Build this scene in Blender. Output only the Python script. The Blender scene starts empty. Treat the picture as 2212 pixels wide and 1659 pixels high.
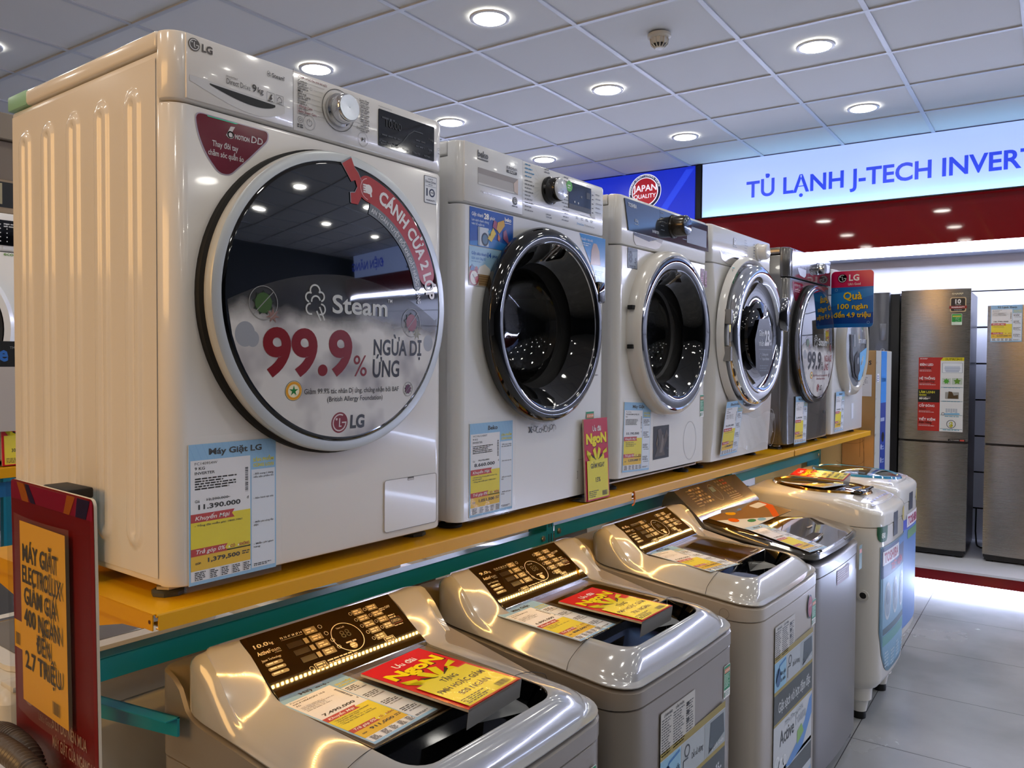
import bpy, bmesh, math, random
from mathutils import Vector, Matrix
random.seed(7)
S = bpy.context.scene
COL = S.collection
PI = math.pi
Z0 = 1.055            # underside of the washers standing on the shelf, above the floor
TH = 0.0497           # the building (ceiling grid, tiles, far wall) is turned this much against the shelf

# ------------------------------------------------------------------ camera
cam_d = bpy.data.cameras.new('camera'); cam = bpy.data.objects.new('camera', cam_d); COL.objects.link(cam)
yaw, pit, rol = 0.6505, -0.0278, 0.0067
fw = Vector((math.cos(yaw)*math.cos(pit), math.sin(yaw)*math.cos(pit), math.sin(pit)))
rt = Vector((math.sin(yaw), -math.cos(yaw), 0)); up = rt.cross(fw)
r2 = rt*math.cos(rol) + up*math.sin(rol); u2 = -rt*math.sin(rol) + up*math.cos(rol)
cam.matrix_world = Matrix(((r2.x, u2.x, -fw.x, -0.6324), (r2.y, u2.y, -fw.y, -1.1119), (r2.z, u2.z, -fw.z, 0.3432+Z0), (0, 0, 0, 1)))
cam_d.sensor_fit = 'HORIZONTAL'; cam_d.sensor_width = 36.0; cam_d.lens = 36.0*1731.28/2212.0
cam_d.clip_start = 0.02; cam_d.clip_end = 60
S.camera = cam
# ------------------------------------------------------------------ world, exposure
w = bpy.data.worlds.new('shop_air'); S.world = w; w.use_nodes = True
w.node_tree.nodes['Background'].inputs[0].default_value = (0.80, 0.86, 1.0, 1)
w.node_tree.nodes['Background'].inputs[1].default_value = 0.05
S.view_settings.view_transform = 'Standard'; S.view_settings.look = 'None'
S.view_settings.exposure = 0.0; S.view_settings.gamma = 1.0; S.view_settings.use_curve_mapping = False
S.cycles.use_denoising = True
S.cycles.max_bounces = 8; S.cycles.diffuse_bounces = 3; S.cycles.glossy_bounces = 5; S.cycles.transmission_bounces = 8; S.cycles.transparent_max_bounces = 12
S.cycles.caustics_reflective = False; S.cycles.caustics_refractive = False
S.cycles.sample_clamp_indirect = 4.0

def G(xg, yg, z=0.0):
    c, s = math.cos(TH), math.sin(TH)
    return Vector((xg*c - yg*s, xg*s + yg*c, z))

# ------------------------------------------------------------------ lamps that light the shop as a whole
K_COOL = (0.80, 0.90, 1.0); K_WARM = (1.0, 0.55, 0.18)
def area(name, loc, rot, sx, sy, power, color, spread=PI, label=None):
    l = bpy.data.lights.new(name, 'AREA'); l.shape = 'RECTANGLE'; l.size = sx; l.size_y = sy
    l.energy = power; l.color = color; l.spread = spread
    o = bpy.data.objects.new(name, l); COL.objects.link(o); o.location = loc; o.rotation_euler = rot
    return o
DOWN = 54.0           # emission of the recessed downlights
SIGN = 0.9            # emission of the lit sign boxes
LEDA = 75.0
LEDC = 30.0           # cool strips at the fridge wall
LEDW = 22.0           # warm strip under the shelf
# warm lamps of the next department, off to the left of the washers
area('warm_track_lamp', (-3.4, 0.6, 2.6), (0, math.radians(-62), 0), 1.6, 2.4, 74, K_WARM)

# ------------------------------------------------------------------ materials
def lin(h):
    h = h.lstrip('#'); v = [int(h[i:i+2], 16)/255 for i in (0, 2, 4)]
    return tuple(c/12.92 if c <= .04045 else ((c+.055)/1.055)**2.4 for c in v)
_M = {}
def mat(name, hexc='808080', rough=.5, metal=0., spec=.5, coat=0., emit=0., trans=0., ior=1.45, alpha=1., ecol=None, sheen=0, aniso=0):
    if name in _M: return _M[name]
    m = bpy.data.materials.new(name); m.use_nodes = True
    b = m.node_tree.nodes['Principled BSDF']; c = lin(hexc)
    b.inputs['Base Color'].default_value = (*c, 1); b.inputs['Roughness'].default_value = rough
    b.inputs['Metallic'].default_value = metal; b.inputs['Specular IOR Level'].default_value = spec
    b.inputs['Coat Weight'].default_value = coat; b.inputs['Coat Roughness'].default_value = .04
    b.inputs['Transmission Weight'].default_value = trans; b.inputs['IOR'].default_value = ior
    b.inputs['Alpha'].default_value = alpha
    if emit:
        b.inputs['Emission Color'].default_value = (*(lin(ecol) if ecol else c), 1); b.inputs['Emission Strength'].default_value = emit
    _M[name] = m; return m
def bump(m, scale=40, strength=.1, detail=3, dist=.002, stretch=None):
    nt = m.node_tree; b = nt.nodes['Principled BSDF']
    tc = nt.nodes.new('ShaderNodeTexCoord'); mp = nt.nodes.new('ShaderNodeMapping'); n = nt.nodes.new('ShaderNodeTexNoise'); bp = nt.nodes.new('ShaderNodeBump')
    if stretch: mp.inputs['Scale'].default_value = stretch
    n.inputs['Scale'].default_value = scale; n.inputs['Detail'].default_value = detail
    bp.inputs['Strength'].default_value = strength; bp.inputs['Distance'].default_value = dist
    nt.links.new(tc.outputs['Object'], mp.inputs[0]); nt.links.new(mp.outputs[0], n.inputs['Vector'])
    nt.links.new(n.outputs['Fac'], bp.inputs['Height']); nt.links.new(bp.outputs[0], b.inputs['Normal']); return m
def mottled(m, ca, cb, scale=6, detail=6, rough=None, lo=.35, hi=.65, stretch=None):
    nt = m.node_tree; b = nt.nodes['Principled BSDF']
    tc = nt.nodes.new('ShaderNodeTexCoord'); mp = nt.nodes.new('ShaderNodeMapping'); n = nt.nodes.new('ShaderNodeTexNoise'); r = nt.nodes.new('ShaderNodeValToRGB')
    if stretch: mp.inputs['Scale'].default_value = stretch
    n.inputs['Scale'].default_value = scale; n.inputs['Detail'].default_value = detail
    r.color_ramp.elements[0].position = lo; r.color_ramp.elements[1].position = hi
    r.color_ramp.elements[0].color = (*lin(ca), 1); r.color_ramp.elements[1].color = (*lin(cb), 1)
    nt.links.new(tc.outputs['Object'], mp.inputs[0]); nt.links.new(mp.outputs[0], n.inputs['Vector'])
    nt.links.new(n.outputs['Fac'], r.inputs[0]); nt.links.new(r.outputs[0], b.inputs['Base Color'])
    if rough:
        mr = nt.nodes.new('ShaderNodeMapRange'); mr.inputs[3].default_value = rough[0]; mr.inputs[4].default_value = rough[1]
        nt.links.new(n.outputs['Fac'], mr.inputs[0]); nt.links.new(mr.outputs[0], b.inputs['Roughness'])
    return m
def ink(h, rough=.45):
    return mat('ink_%s_%d' % (h, int(rough*100)), h, rough)

WHITE = mat('white_enamel', 'e9e6e2', .16, coat=.3)
WHITE2 = mat('white_plastic', 'e6e5e3', .22)
DARKGAP = mat('dark_gap', '0a0a0a', .7)
BLACKG = mat('black_gloss', '050607', .05, coat=.6)
MIRRORG = mat('mirror_glass', '0a1016', .015, spec=1.0, coat=1.0)
CHROME = mat('chrome', 'd8dade', .07, metal=1)
SILVER = mat('silver_paint', 'c9cdd0', .28, metal=.35, coat=.3)
STEEL = mat('zinc_steel', 'b8b0a0', .3, metal=1)
RUBBER = mat('black_rubber', '111111', .6)
GREYW = mat('graphite_paint', '6d6b69', .22, metal=.55, coat=.3)
GLASSD = mat('smoked_glass', '3a3a38', .02, trans=1.0, ior=1.3)
YELLOW = mat('yellow_powder_coat', 'e0a200', .34)
TEAL = mat('teal_powder_coat', '148ba6', .3, coat=.15)
CLEAR = mat('clear_plastic', 'ffffff', .05, alpha=.06, coat=.8)

# ------------------------------------------------------------------ mesh builder
class B:
    def __init__(self): self.bm = bmesh.new(); self.mats = []
    def mi(self, m):
        if m is None: return 0
        if m not in self.mats: self.mats.append(m)
        return self.mats.index(m)
    def poly(self, pts, m=None):
        f = self.bm.faces.new([self.bm.verts.new(p) for p in pts]); f.material_index = self.mi(m); return f
    def box(self, x0, x1, y0, y1, z0, z1, bev=0, seg=2, m=None):
        n0 = len(self.bm.faces)
        r = bmesh.ops.create_cube(self.bm, size=1)
        for v in r['verts']:
            v.co = Vector(((x0+x1)/2 + v.co.x*(x1-x0), (y0+y1)/2 + v.co.y*(y1-y0), (z0+z1)/2 + v.co.z*(z1-z0)))
        if bev:
            es = list({e for v in r['verts'] for e in v.link_edges})
            bmesh.ops.bevel(self.bm, geom=es, offset=bev, segments=seg, profile=.5, affect='EDGES')
        self.bm.faces.ensure_lookup_table(); k = self.mi(m)
        for f in self.bm.faces[n0:]: f.material_index = k
        return self
    def loft(self, rings, m=None, closed=True, cap=(True, True)):
        vr = [[self.bm.verts.new(p) for p in r] for r in rings]; k = self.mi(m); n = len(vr[0])
        for a, b in zip(vr[:-1], vr[1:]):
            for i in range(n if closed else n-1):
                f = self.bm.faces.new((a[i], a[(i+1) % n], b[(i+1) % n], b[i])); f.material_index = k
        if cap[0] and n > 2 and closed: f = self.bm.faces.new(list(reversed(vr[0]))); f.material_index = k
        if cap[1] and n > 2 and closed: f = self.bm.faces.new(vr[-1]); f.material_index = k
        return self
    def prism(self, pts, fn, m=None):           # pts 2D outline, fn(p, t) -> 3D for t in 0, 1
        return self.loft([[fn(p, 0) for p in pts], [fn(p, 1) for p in pts]], m)
    def lathe(self, prof, c, axis='y', seg=64, m=None, cap=(False, False)):   # prof [(r, h)], h measured along the axis
        rings = []
        for r, h in prof:
            ring = []
            for i in range(seg):
                a = 2*PI*i/seg; p, q = r*math.cos(a), r*math.sin(a)
                ring.append({'y': (c[0]+p, c[1]+h, c[2]+q), 'z': (c[0]+p, c[1]+q, c[2]+h), 'x': (c[0]+h, c[1]+p, c[2]+q)}[axis])
            rings.append(ring)
        return self.loft(rings, m, True, cap)
    def tube(self, path, r, seg=10, m=None, cap=True, up=(0, 0, 1)):
        rings = []; P = [Vector(p) for p in path]
        for i, p in enumerate(P):
            t = (P[min(i+1, len(P)-1)] - P[max(i-1, 0)]).normalized()
            u = t.cross(Vector(up)); u = u.normalized() if u.length > 1e-4 else Vector((1, 0, 0)); v = u.cross(t)
            rr = r[i] if isinstance(r, (list, tuple)) else r
            rings.append([p + (u*math.cos(2*PI*k/seg) + v*math.sin(2*PI*k/seg))*rr for k in range(seg)])
        return self.loft(rings, m, True, (cap, cap))
    def grid(self, fn, nu, nv, m=None):
        vs = [[self.bm.verts.new(fn(i, j)) for j in range(nv)] for i in range(nu)]; k = self.mi(m)
        for i in range(nu-1):
            for j in range(nv-1):
                f = self.bm.faces.new((vs[i][j], vs[i+1][j], vs[i+1][j+1], vs[i][j+1])); f.material_index = k
        return self
    def plate_hole(self, x0, x1, z0, z1, cx, cz, r, y, seg=72, m=None):
        A = sorted(set([2*PI*i/seg for i in range(seg)] + [math.atan2(zz-cz, xx-cx) % (2*PI) for xx in (x0, x1) for zz in (z0, z1)]))
        inn, out = [], []
        for a in A:
            c, s = math.cos(a), math.sin(a); inn.append((cx+r*c, y, cz+r*s))
            t = min([v for v in ((x1-cx)/c if c > 1e-9 else 9, (x0-cx)/c if c < -1e-9 else 9, (z1-cz)/s if s > 1e-9 else 9, (z0-cz)/s if s < -1e-9 else 9)])
            out.append((cx+t*c, y, cz+t*s))
        return self.loft([inn, out], m, True, (False, False))
    def build(self, name, parent=None, m=None, smooth=35, recalc=True):
        if not self.mats: self.mats.append(m or WHITE)
        bm = self.bm
        bmesh.ops.remove_doubles(bm, verts=bm.verts, dist=1e-6)
        if recalc: bmesh.ops.recalc_face_normals(bm, faces=bm.faces)
        me = bpy.data.meshes.new(name); bm.to_mesh(me); bm.free()
        for mm in self.mats: me.materials.append(mm)
        if smooth:
            me.polygons.foreach_set('use_smooth', [True]*len(me.polygons)); me.set_sharp_from_angle(angle=math.radians(smooth))
        o = bpy.data.objects.new(name, me); COL.objects.link(o)
        if parent: o.parent = parent
        return o
def thing(name, label, cat, loc=(0, 0, 0), rz=0, group=None):
    o = bpy.data.objects.new(name, None); COL.objects.link(o); o.location = loc; o.rotation_euler = (0, 0, rz)
    o.empty_display_size = .05
    return tag(o, label, cat, group)
def tag(o, label, cat, group=None):
    o['label'] = label; o['category'] = cat
    if group: o['group'] = group
    return o
def struct(o): o['kind'] = 'structure'; return o
def lbl(o, t): o['label'] = t; return o
def rrect(x0, y0, x1, y1, r, n=5):
    P = []
    for cx, cy, a in ((x1-r, y1-r, 0), (x0+r, y1-r, 90), (x0+r, y0+r, 180), (x1-r, y0+r, 270)):
        for i in range(n+1):
            t = math.radians(a+90*i/n); P.append((cx+r*math.cos(t), cy+r*math.sin(t)))
    return P
def ell(cx, cy, rx, ry=None, n=28):
    ry = rx if ry is None else ry
    return [(cx+rx*math.cos(2*PI*i/n), cy+ry*math.sin(2*PI*i/n)) for i in range(n)]

# ------------------------------------------------------------------ printed artwork: thin layers of colour with real lettering
_T = {}
def glyphs(s, bold, res):
    k = (s, bold, res)
    if k not in _T:
        c = bpy.data.curves.new('t', 'FONT'); c.body = s; c.size = 1; c.resolution_u = res; c.offset = bold; c.fill_mode = 'FRONT'
        o = bpy.data.objects.new('t', c); me = o.to_mesh()
        v = [(p.co.x, p.co.y) for p in me.vertices]; f = [tuple(p.vertices) for p in me.polygons]
        o.to_mesh_clear(); bpy.data.objects.remove(o); bpy.data.curves.remove(c)
        _T[k] = (v, f, min((p[0] for p in v), default=0), max((p[0] for p in v), default=0))
    return _T[k]
class Art:
    def __init__(self, eps=.0003): self.items = []; self.eps = eps
    def poly(self, pts, col, layer=1): self.items.append((list(pts), None, col, layer)); return self
    def rect(self, u0, v0, u1, v1, col, layer=1): return self.poly([(u0, v0), (u1, v0), (u1, v1), (u0, v1)], col, layer)
    def rr(self, u0, v0, u1, v1, r, col, layer=1): return self.poly(rrect(u0, v0, u1, v1, r), col, layer)
    def disc(self, u, v, r, col, layer=1, ry=None, n=28): return self.poly(ell(u, v, r, ry, n), col, layer)
    def ring(self, u, v, r, wd, col, layer=1, ry=None, n=36, a0=0, a1=360):
        k = (ry or r)/r; full = a1-a0 >= 360; P = []
        for i in range(n if full else n+1):
            a = math.radians(a0+(a1-a0)*i/n); c, s = math.cos(a), math.sin(a)
            P.append(((u+r*c, v+r*k*s), (u+(r-wd)*c, v+(r*k-wd)*s)))
        V = [p for q in P for p in q]; F = []
        m = len(P)
        for i in range(m if full else m-1): j = (i+1) % m; F.append((2*i, 2*j, 2*j+1, 2*i+1))
        self.items.append((V, F, col, layer)); return self
    def line(self, pts, wd, col, layer=2):
        for (a, b), (c, d) in zip(pts[:-1], pts[1:]):
            L = math.hypot(c-a, d-b) or 1; nx, ny = -(d-b)/L*wd/2, (c-a)/L*wd/2
            self.poly([(a-nx, b-ny), (c-nx, d-ny), (c+nx, d+ny), (a+nx, b+ny)], col, layer)
        return self
    def text(self, s, u, v, size, col, align='l', bold=.012, sx=1., ital=0., layer=3, rot=0., width=None, res=2, arc=None):
        V, F, x0, x1 = glyphs(s, bold, res); k = size/.69
        kx = k*sx if width is None else width/max(x1-x0, 1e-6)
        off = {'l': -x0*kx, 'c': -(x0+x1)/2*kx, 'r': -x1*kx}[align]; c, sn = math.cos(rot), math.sin(rot); P = []
        for x, y in V:
            a, b = x*kx+off+y*k*ital, y*k
            if arc: # (radius, start angle): clockwise along a circle about (u, v)
                t = arc[1]-a/arc[0]; P.append((u+(arc[0]+b)*math.cos(t), v+(arc[0]+b)*math.sin(t)))
            else: P.append((u+a*c-b*sn, v+a*sn+b*c))
        self.items.append((P, F, col, layer)); return self
    def bars(self, u, v, wd, h, n, col, gap=1.9, layer=2, seed=1, short=.35):      # lines of print too small to read
        r = random.Random(seed)
        for i in range(n):
            x = u; L = wd*(1-short*r.random()); y = v-i*h*gap
            while x < u+L:
                q = min(h*(1.5+3.5*r.random()), u+L-x)
                if q > h*.4: self.rect(x, y-h, x+q, y, col, layer)
                x += q+h*.7
        return self
    def barcode(self, u0, v0, u1, v1, col='222222', layer=2, vert=False, seed=3):
        r = random.Random(seed); a, b = (v0, v1) if vert else (u0, u1); x = a; L = b-a
        while x < b:
            q = L*(.012+.03*r.random())
            if vert: self.rect(u0, x, u1, min(x+q, b), col, layer)
            else: self.rect(x, v0, min(x+q, b), v1, col, layer)
            x += q+L*(.01+.03*r.random())
        return self
    def build(self, name, parent, O, U, V, warp=None, rough=.4, thick=0, glow=None):
        b = B(); O, U, V = Vector(O), Vector(U), Vector(V); N = U.cross(V)
        for P, F, col, layer in self.items:
            k = b.mi(glow[col] if glow and col in glow else (col if not isinstance(col, str) else ink(col, rough))); n = layer*self.eps
            vs = [b.bm.verts.new(warp(p[0], p[1], n) if warp else O+U*p[0]+V*p[1]+N*n) for p in P]
            for f in (F if F is not None else [tuple(range(len(P)))]):
                try: q = b.bm.faces.new([vs[i] for i in f]); q.material_index = k
                except ValueError: pass
        bm = b.bm; bm.normal_update()
        if not warp:
            for f in bm.faces:
                if f.normal.dot(N) < 0: f.normal_flip()
        me = bpy.data.meshes.new(name); bm.to_mesh(me); bm.free()
        for mm in b.mats: me.materials.append(mm)
        o = bpy.data.objects.new(name, me); COL.objects.link(o)
        if parent: o.parent = parent
        return o
X, Y, Zv = Vector((1, 0, 0)), Vector((0, 1, 0)), Vector((0, 0, 1))
def lg_face(a, u, v, r, fg, bg=None, layer=3):          # the round face emblem
    if bg: a.disc(u, v, r, bg, layer-1)
    a.ring(u, v, r*.84, r*.13, fg, layer, a0=62, a1=360)
    a.rect(u+r*.28, v-r*.065, u+r*.84, v+r*.065, fg, layer)
    a.rect(u-r*.07, v-r*.42, u+r*.06, v+r*.42, fg, layer); a.rect(u-r*.07, v-r*.42, u+r*.26, v-r*.3, fg, layer)
    a.disc(u-r*.38, v+r*.34, r*.12, fg, layer)
# ------------------------------------------------------------------ the shop: floor, ceiling, walls
CZ = 3.028
def turned(o): o.rotation_euler = (0, 0, TH); return o
XL, XR, YF, YB = -6.0, 6.0, -7.0, 6.0
m_tile = mottled(mat('floor_tile', 'a9aaa8', .22), '8f9190', 'a3a4a2', 2.2, 8, (.16, .34), stretch=(1, 1, 1))
m_grout = mat('tile_joint', '3a3a3a', .8)
b = B()
b.box(XL, XR, YF, YB, -.05, -.004, m=m_grout)
for i in range(-15, 10):
    for j in range(-12, 12):
        x0, y0 = 3.08+.6*i, -.46+.6*j
        if x0+.6 < XL or x0 > XR or y0+.6 < YF or y0 > YB: continue
        x0, x1, y0, y1 = max(x0, XL)+.0015, min(x0+.6, XR)-.0015, max(y0, YF)+.0015, min(y0+.6, YB)-.0015
        b.poly([(x0, y0, 0), (x1, y0, 0), (x1, y1, 0), (x0, y1, 0)], m_tile)
struct(turned(b.build('floor', smooth=0)))
m_ctile = bump(mat('ceiling_tile', 'd9dad8', .9), 300, .15, 2, .001)
b = B(); b.box(XL, XR, YF, YB, CZ+.008, CZ+.05, m=m_ctile)
struct(turned(b.build('ceiling', smooth=0)))
m_tbar = mat('ceiling_tee_bar', 'c4c9ce', .35)
b = B()
for k in range(-18, 2): b.box(5.128+.6*k-.012, 5.128+.6*k+.012, YF, YB, CZ, CZ+.009, m=m_tbar)
for k in range(-11, 11): b.box(XL, XR, -.301+.6*k-.012, -.301+.6*k+.012, CZ+.0005, CZ+.0085, m=m_tbar)
struct(turned(b.build('trim_1', smooth=0)))
m_wall = mat('painted_wall', 'c9c8c4', .7); m_wdark = mat('dark_wall', '3c3f44', .6)
b = B(); b.box(XL-.1, XL, YF, YB, 0, CZ, m=m_wall); struct(turned(b.build('wall_left', smooth=0)))
b = B(); b.box(XL, XR, YB, YB+.1, 0, CZ, m=m_wdark); struct(turned(b.build('wall_back', smooth=0)))
b = B(); b.box(XL, XR, YF-.1, YF, 0, CZ, m=m_wdark); struct(turned(b.build('wall_front', smooth=0)))
# far wall with grooved panels behind the refrigerators
m_slat = mat('white_wall_panel', 'dfe2ea', .35); m_groove = mat('panel_groove', '16181f', .6)
b = B(); b.box(XR+.01, XR+.1, YF, YB, 0, CZ, m=m_groove)
b.box(XR, XR+.02, YF, YB, 1.935, CZ, m=m_slat)
z = 1.925
while z > .2:
    b.box(XR, XR+.02, YF, YB, max(z-.25, 0), z, m=m_slat); z -= .262
struct(turned(b.build('wall_right', smooth=0)))
# raised plinth under the refrigerators
m_redp = mat('red_gloss_panel', '76090f', .035, spec=.4, coat=.0)
m_white_lip = mat('white_lip', 'd9dade', .3)
t = thing('display_plinth', 'long low plinth with glossy red riser carrying the row of refrigerators', 'plinth', G(4.93, 0), TH)
b = B(); b.box(0.035, 1.07, -6.5, 4.5, 0, .115, m=mat('plinth_core', '8b8c90', .6)); b.box(0, .04, -6.5, 4.5, .05, .116, m=m_redp); b.build('red_riser', t, smooth=0)
b = B(); b.box(-.012, 1.07, -6.5, 4.5, .116, .13, m=m_white_lip); b.build('plinth_top', t, smooth=0)
m_ledc = mat('cool_led', 'e8f0ff', .5, emit=LEDC, ecol='c4d4ff')
b = B(); b.box(.012, .034, -6.5, 4.5, .008, .046, m=m_ledc); b.build('led_strip', t, smooth=0)
# red fascia, lit alcove
b = B(); b.box(5.673, 5.70, YF, YB, 2.25, 2.585, m=m_redp)
struct(turned(b.build('trim_2', smooth=0)))
b = B(); b.box(5.785, XR, YF, YB, 2.19, 2.585, m=mat('soffit_paint', 'c3c9d8', .5)); b.box(5.70, 5.785, YF, YB, 2.262, 2.585, m=m_slat); struct(turned(b.build('trim_3', smooth=0)))
t = thing('alcove_light', 'long cool white light strip along the lower edge of the red fascia', 'strip light', G(5.72, 0, 2.262), TH)
b = B(); b.box(-.012, .045, -6.8, 5.8, -.052, 0, m=mat('alcove_led', 'e8f0ff', .5, emit=LEDA, ecol='d4dcff')); b.build('diffuser', t, smooth=0)
# light boxes above the fascia
m_sign = mat('lit_sign_face', '9fb4e8', .35, emit=SIGN, ecol='a3b8f5')
m_signb = mat('lit_sign_face_blue', '1a2fc0', .3, emit=.55, ecol='1c34d8')
m_sletter = mat('lit_blue_letter', '2340d0', .4, emit=.55, ecol='2a4af0')
m_sred = mat('lit_red', 'b01828', .4, emit=.35, ecol='d02034'); m_swht = mat('lit_white', 'f0f0ff', .4, emit=.8, ecol='f0f2ff'); m_snavy = mat('lit_navy', '151a50', .4, emit=.12, ecol='151a60')
GL = {'LET': m_sletter, 'RED': m_sred, 'WHT': m_swht, 'NAV': m_snavy}
m_blk = mat('black_frame', '101114', .4)
def lightbox(name, label, y0, y1, face, art, cat='sign'):
    t = thing(name, label, cat, G(5.66, (y0+y1)/2, 2.585), TH)
    h = (y1-y0)/2
    b = B(); b.box(.012, .38, -h, h, 0, CZ-2.585-.001, m=m_blk); b.build('housing', t, smooth=0)
    b = B(); b.box(.0, .012, -h+.012, h-.012, .002, CZ-2.585-.002, m=face); b.build('lit_face', t, smooth=0)
    if art: art.build('lettering', t, (-.001, h, 0), (0, -1, 0), (0, 0, 1), glow=GL)
    return t
a = Art(.001)
wq = lambda q: (lambda g: g[3]-g[2])(glyphs(q, .022, 4))
a.text('TỦ LẠNH J-TECH INVERTER', .38, .13, .122, 'LET', bold=.022, width=1.85*wq('TỦ LẠNH J-TECH INVERTER')/wq('TỦ LẠNH J-TECH INVER'), res=4)
lightbox('lightbox_sign', 'long pale blue lit sign with blue capital letters above the red fascia', -3.2, 1.399, m_sign, a)
a = Art(.001); u = .48
V0 = .278
a.disc(u, V0, .15, 'NAV', 1, n=64); a.ring(u, V0, .15, .006, 'WHT', 2, n=64); a.disc(u, V0, .122, 'WHT', 2, n=64); a.disc(u, V0, .114, 'RED', 3, n=64)
a.text('JAPAN', u, V0+.005, .052, 'WHT', 'c', .016, layer=4, res=4); a.text('QUALITY', u, V0-.055, .034, 'WHT', 'c', .01, layer=4, res=4)
a.text('MISSING PANASONIC QUALITY CONTROL WORLD'[7:], u, V0, .014, 'WHT', layer=3, arc=(.129, math.radians(185)))
for (p, q) in ((-1.7, -1.3), (-.9, -.4), (.55, .62)): a.poly([(p, .02), (q, .02), (q+.3, .42), (p+.3, .42)], 'GLINT', .5)  # slanting glints painted on the sign face as paler blue bands
GL['GLINT'] = mat('painted_glint_blue', '2d4be8', .4, emit=.6, ecol='2a48ee')
# left part of the sign row: its right end meets the pale sign at a black frame
t = lightbox('lightbox_sign', 'deep blue lit sign with round red seal, behind the shelf washers', 1.44, 4.2, m_signb, None)
h = (4.2-1.44)/2
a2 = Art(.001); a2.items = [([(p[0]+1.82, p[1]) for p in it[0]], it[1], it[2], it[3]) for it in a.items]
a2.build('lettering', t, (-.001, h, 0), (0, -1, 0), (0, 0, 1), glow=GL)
b = B(); b.box(-.004, .38, -.0195, .0195, 0.001, CZ-2.588, m=m_blk); o = b.build('sign_divider'); o.location = G(5.66, 1.42, 2.585); o.rotation_euler = (0, 0, TH)
tag(o, 'narrow black upright between the blue sign and the pale sign', 'divider')
a = Art(.001)
a.text('ĐIỆN NĂNG', 2.2, .14, .15, 'LET', bold=.02, res=4); a.rr(1.2, .1, 1.42, .36, .02, 'NAV', 1); a.text('10', 1.31, .2, .1, 'WHT', 'c', .03); a.text('10 NĂM', 1.31, .03, .05, 'NAV', 'c', .02)
lightbox('lightbox_sign', 'pale blue lit sign further along the far wall, outside the picture to the right', -6.6, -3.24, m_sign, a)
# cyan strip along the foot of the pale sign
m_cyan = mat('cyan_led', '9fe8ff', .5, emit=20.0, ecol='97e2ff')
t = thing('sign_wash_light', 'slim cyan light strip along the foot of the pale blue sign', 'strip light', G(5.62, -.9, 2.575), TH)
b = B(); b.box(-.012, .02, -2.3, 2.3, 0, .008, m=m_blk); b.build('channel', t, smooth=0)
b = B(); b.poly([(.0, -2.28, .0085), (.016, -2.28, .0085), (.016, 2.28, .0085), (.0, 2.28, .0085)], m_cyan); b.build('led_strip', t, smooth=0)

# ------------------------------------------------------------------ recessed downlights
m_dif = mat('downlight_diffuser', 'ffffff', .5, emit=DOWN, ecol='fbf7ee')
m_ring = mat('downlight_ring', 'dfe2e4', .3)
b = B(); b.lathe([(.078, .0), (.078, -.004), (.088, -.006), (.094, -.004), (.096, 0.004)], (0, 0, 0), 'z', 40, m_ring); o1 = b.build('ring'); rim_me = o1.data
b = B(); b.lathe([(.0005, -.0025), (.078, -.0025)], (0, 0, 0), 'z', 40, m_dif); o2 = b.build('diffuser', recalc=False); dif_me = o2.data
bpy.data.objects.remove(o1); bpy.data.objects.remove(o2)
LAB = {(-1, 1): 'largest recessed ceiling downlight, at the top middle of the ceiling', (-1, 2): 'recessed downlight just above the dial of the nearest white washer',
       (0, 2): 'recessed downlight above the second washer, nearest its top left corner', (0, 1): 'recessed downlight midway between the smoke detector and second washer top',
       (1, 2): 'smallest recessed downlight, close above the second washer display', (0, 0): 'recessed downlight to the right of the smoke detector',
       (1, 1): 'recessed downlight just above the left end of the pale blue sign', (1, 0): 'recessed downlight at the right, above the middle of the pale sign lettering',
       (-2, 3): 'recessed downlight cut by the left edge of the picture'}
for i in range(-4, 2):
    for j in range(-4, 4):
        L = LAB.get((i, j), 'recessed round downlight in the ceiling outside the picture')
        t = thing('downlight', L, 'ceiling light', G(3.628+1.2*i, -.001+1.2*j, CZ), TH, 'recessed ceiling downlights')
        for nm, me in (('ring', rim_me), ('diffuser', dif_me)):
            o = bpy.data.objects.new(nm, me); COL.objects.link(o); o.parent = t
# smoke detector
t = thing('smoke_detector', 'small cream smoke detector on the ceiling between the downlights', 'smoke detector', G(3.046, .605, CZ), TH)
m_cream = mat('cream_plastic', 'c9c6ba', .4)
b = B(); b.lathe([(.001, -.0), (.058, 0), (.058, -.014), (.05, -.02), (.043, -.022)], (0, 0, 0), 'z', 32, m_cream); b.build('base', t)
b = B(); b.lathe([(.043, -.022), (.042, -.04), (.036, -.048)], (0, 0, 0), 'z', 32, m_cream)
for k in range(12):
    q = 2*PI*k/12; c, s = math.cos(q), math.sin(q)
    b.tube([(c*.045, s*.045, -.02), (c*.04, s*.04, -.048), (c*.02, s*.02, -.066)], .0035, 6, m_cream)
b.lathe([(.025, -.064), (.02, -.069), (.001, -.07)], (0, 0, 0), 'z', 24, m_cream); b.build('sensor_cage', t)
b = B(); b.lathe([(.03, -.048), (.02, -.062), (.001, -.062)], (0, 0, 0), 'z', 24, mat('detector_dark', '2a2c30', .4)); b.build('sensor_core', t)
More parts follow.
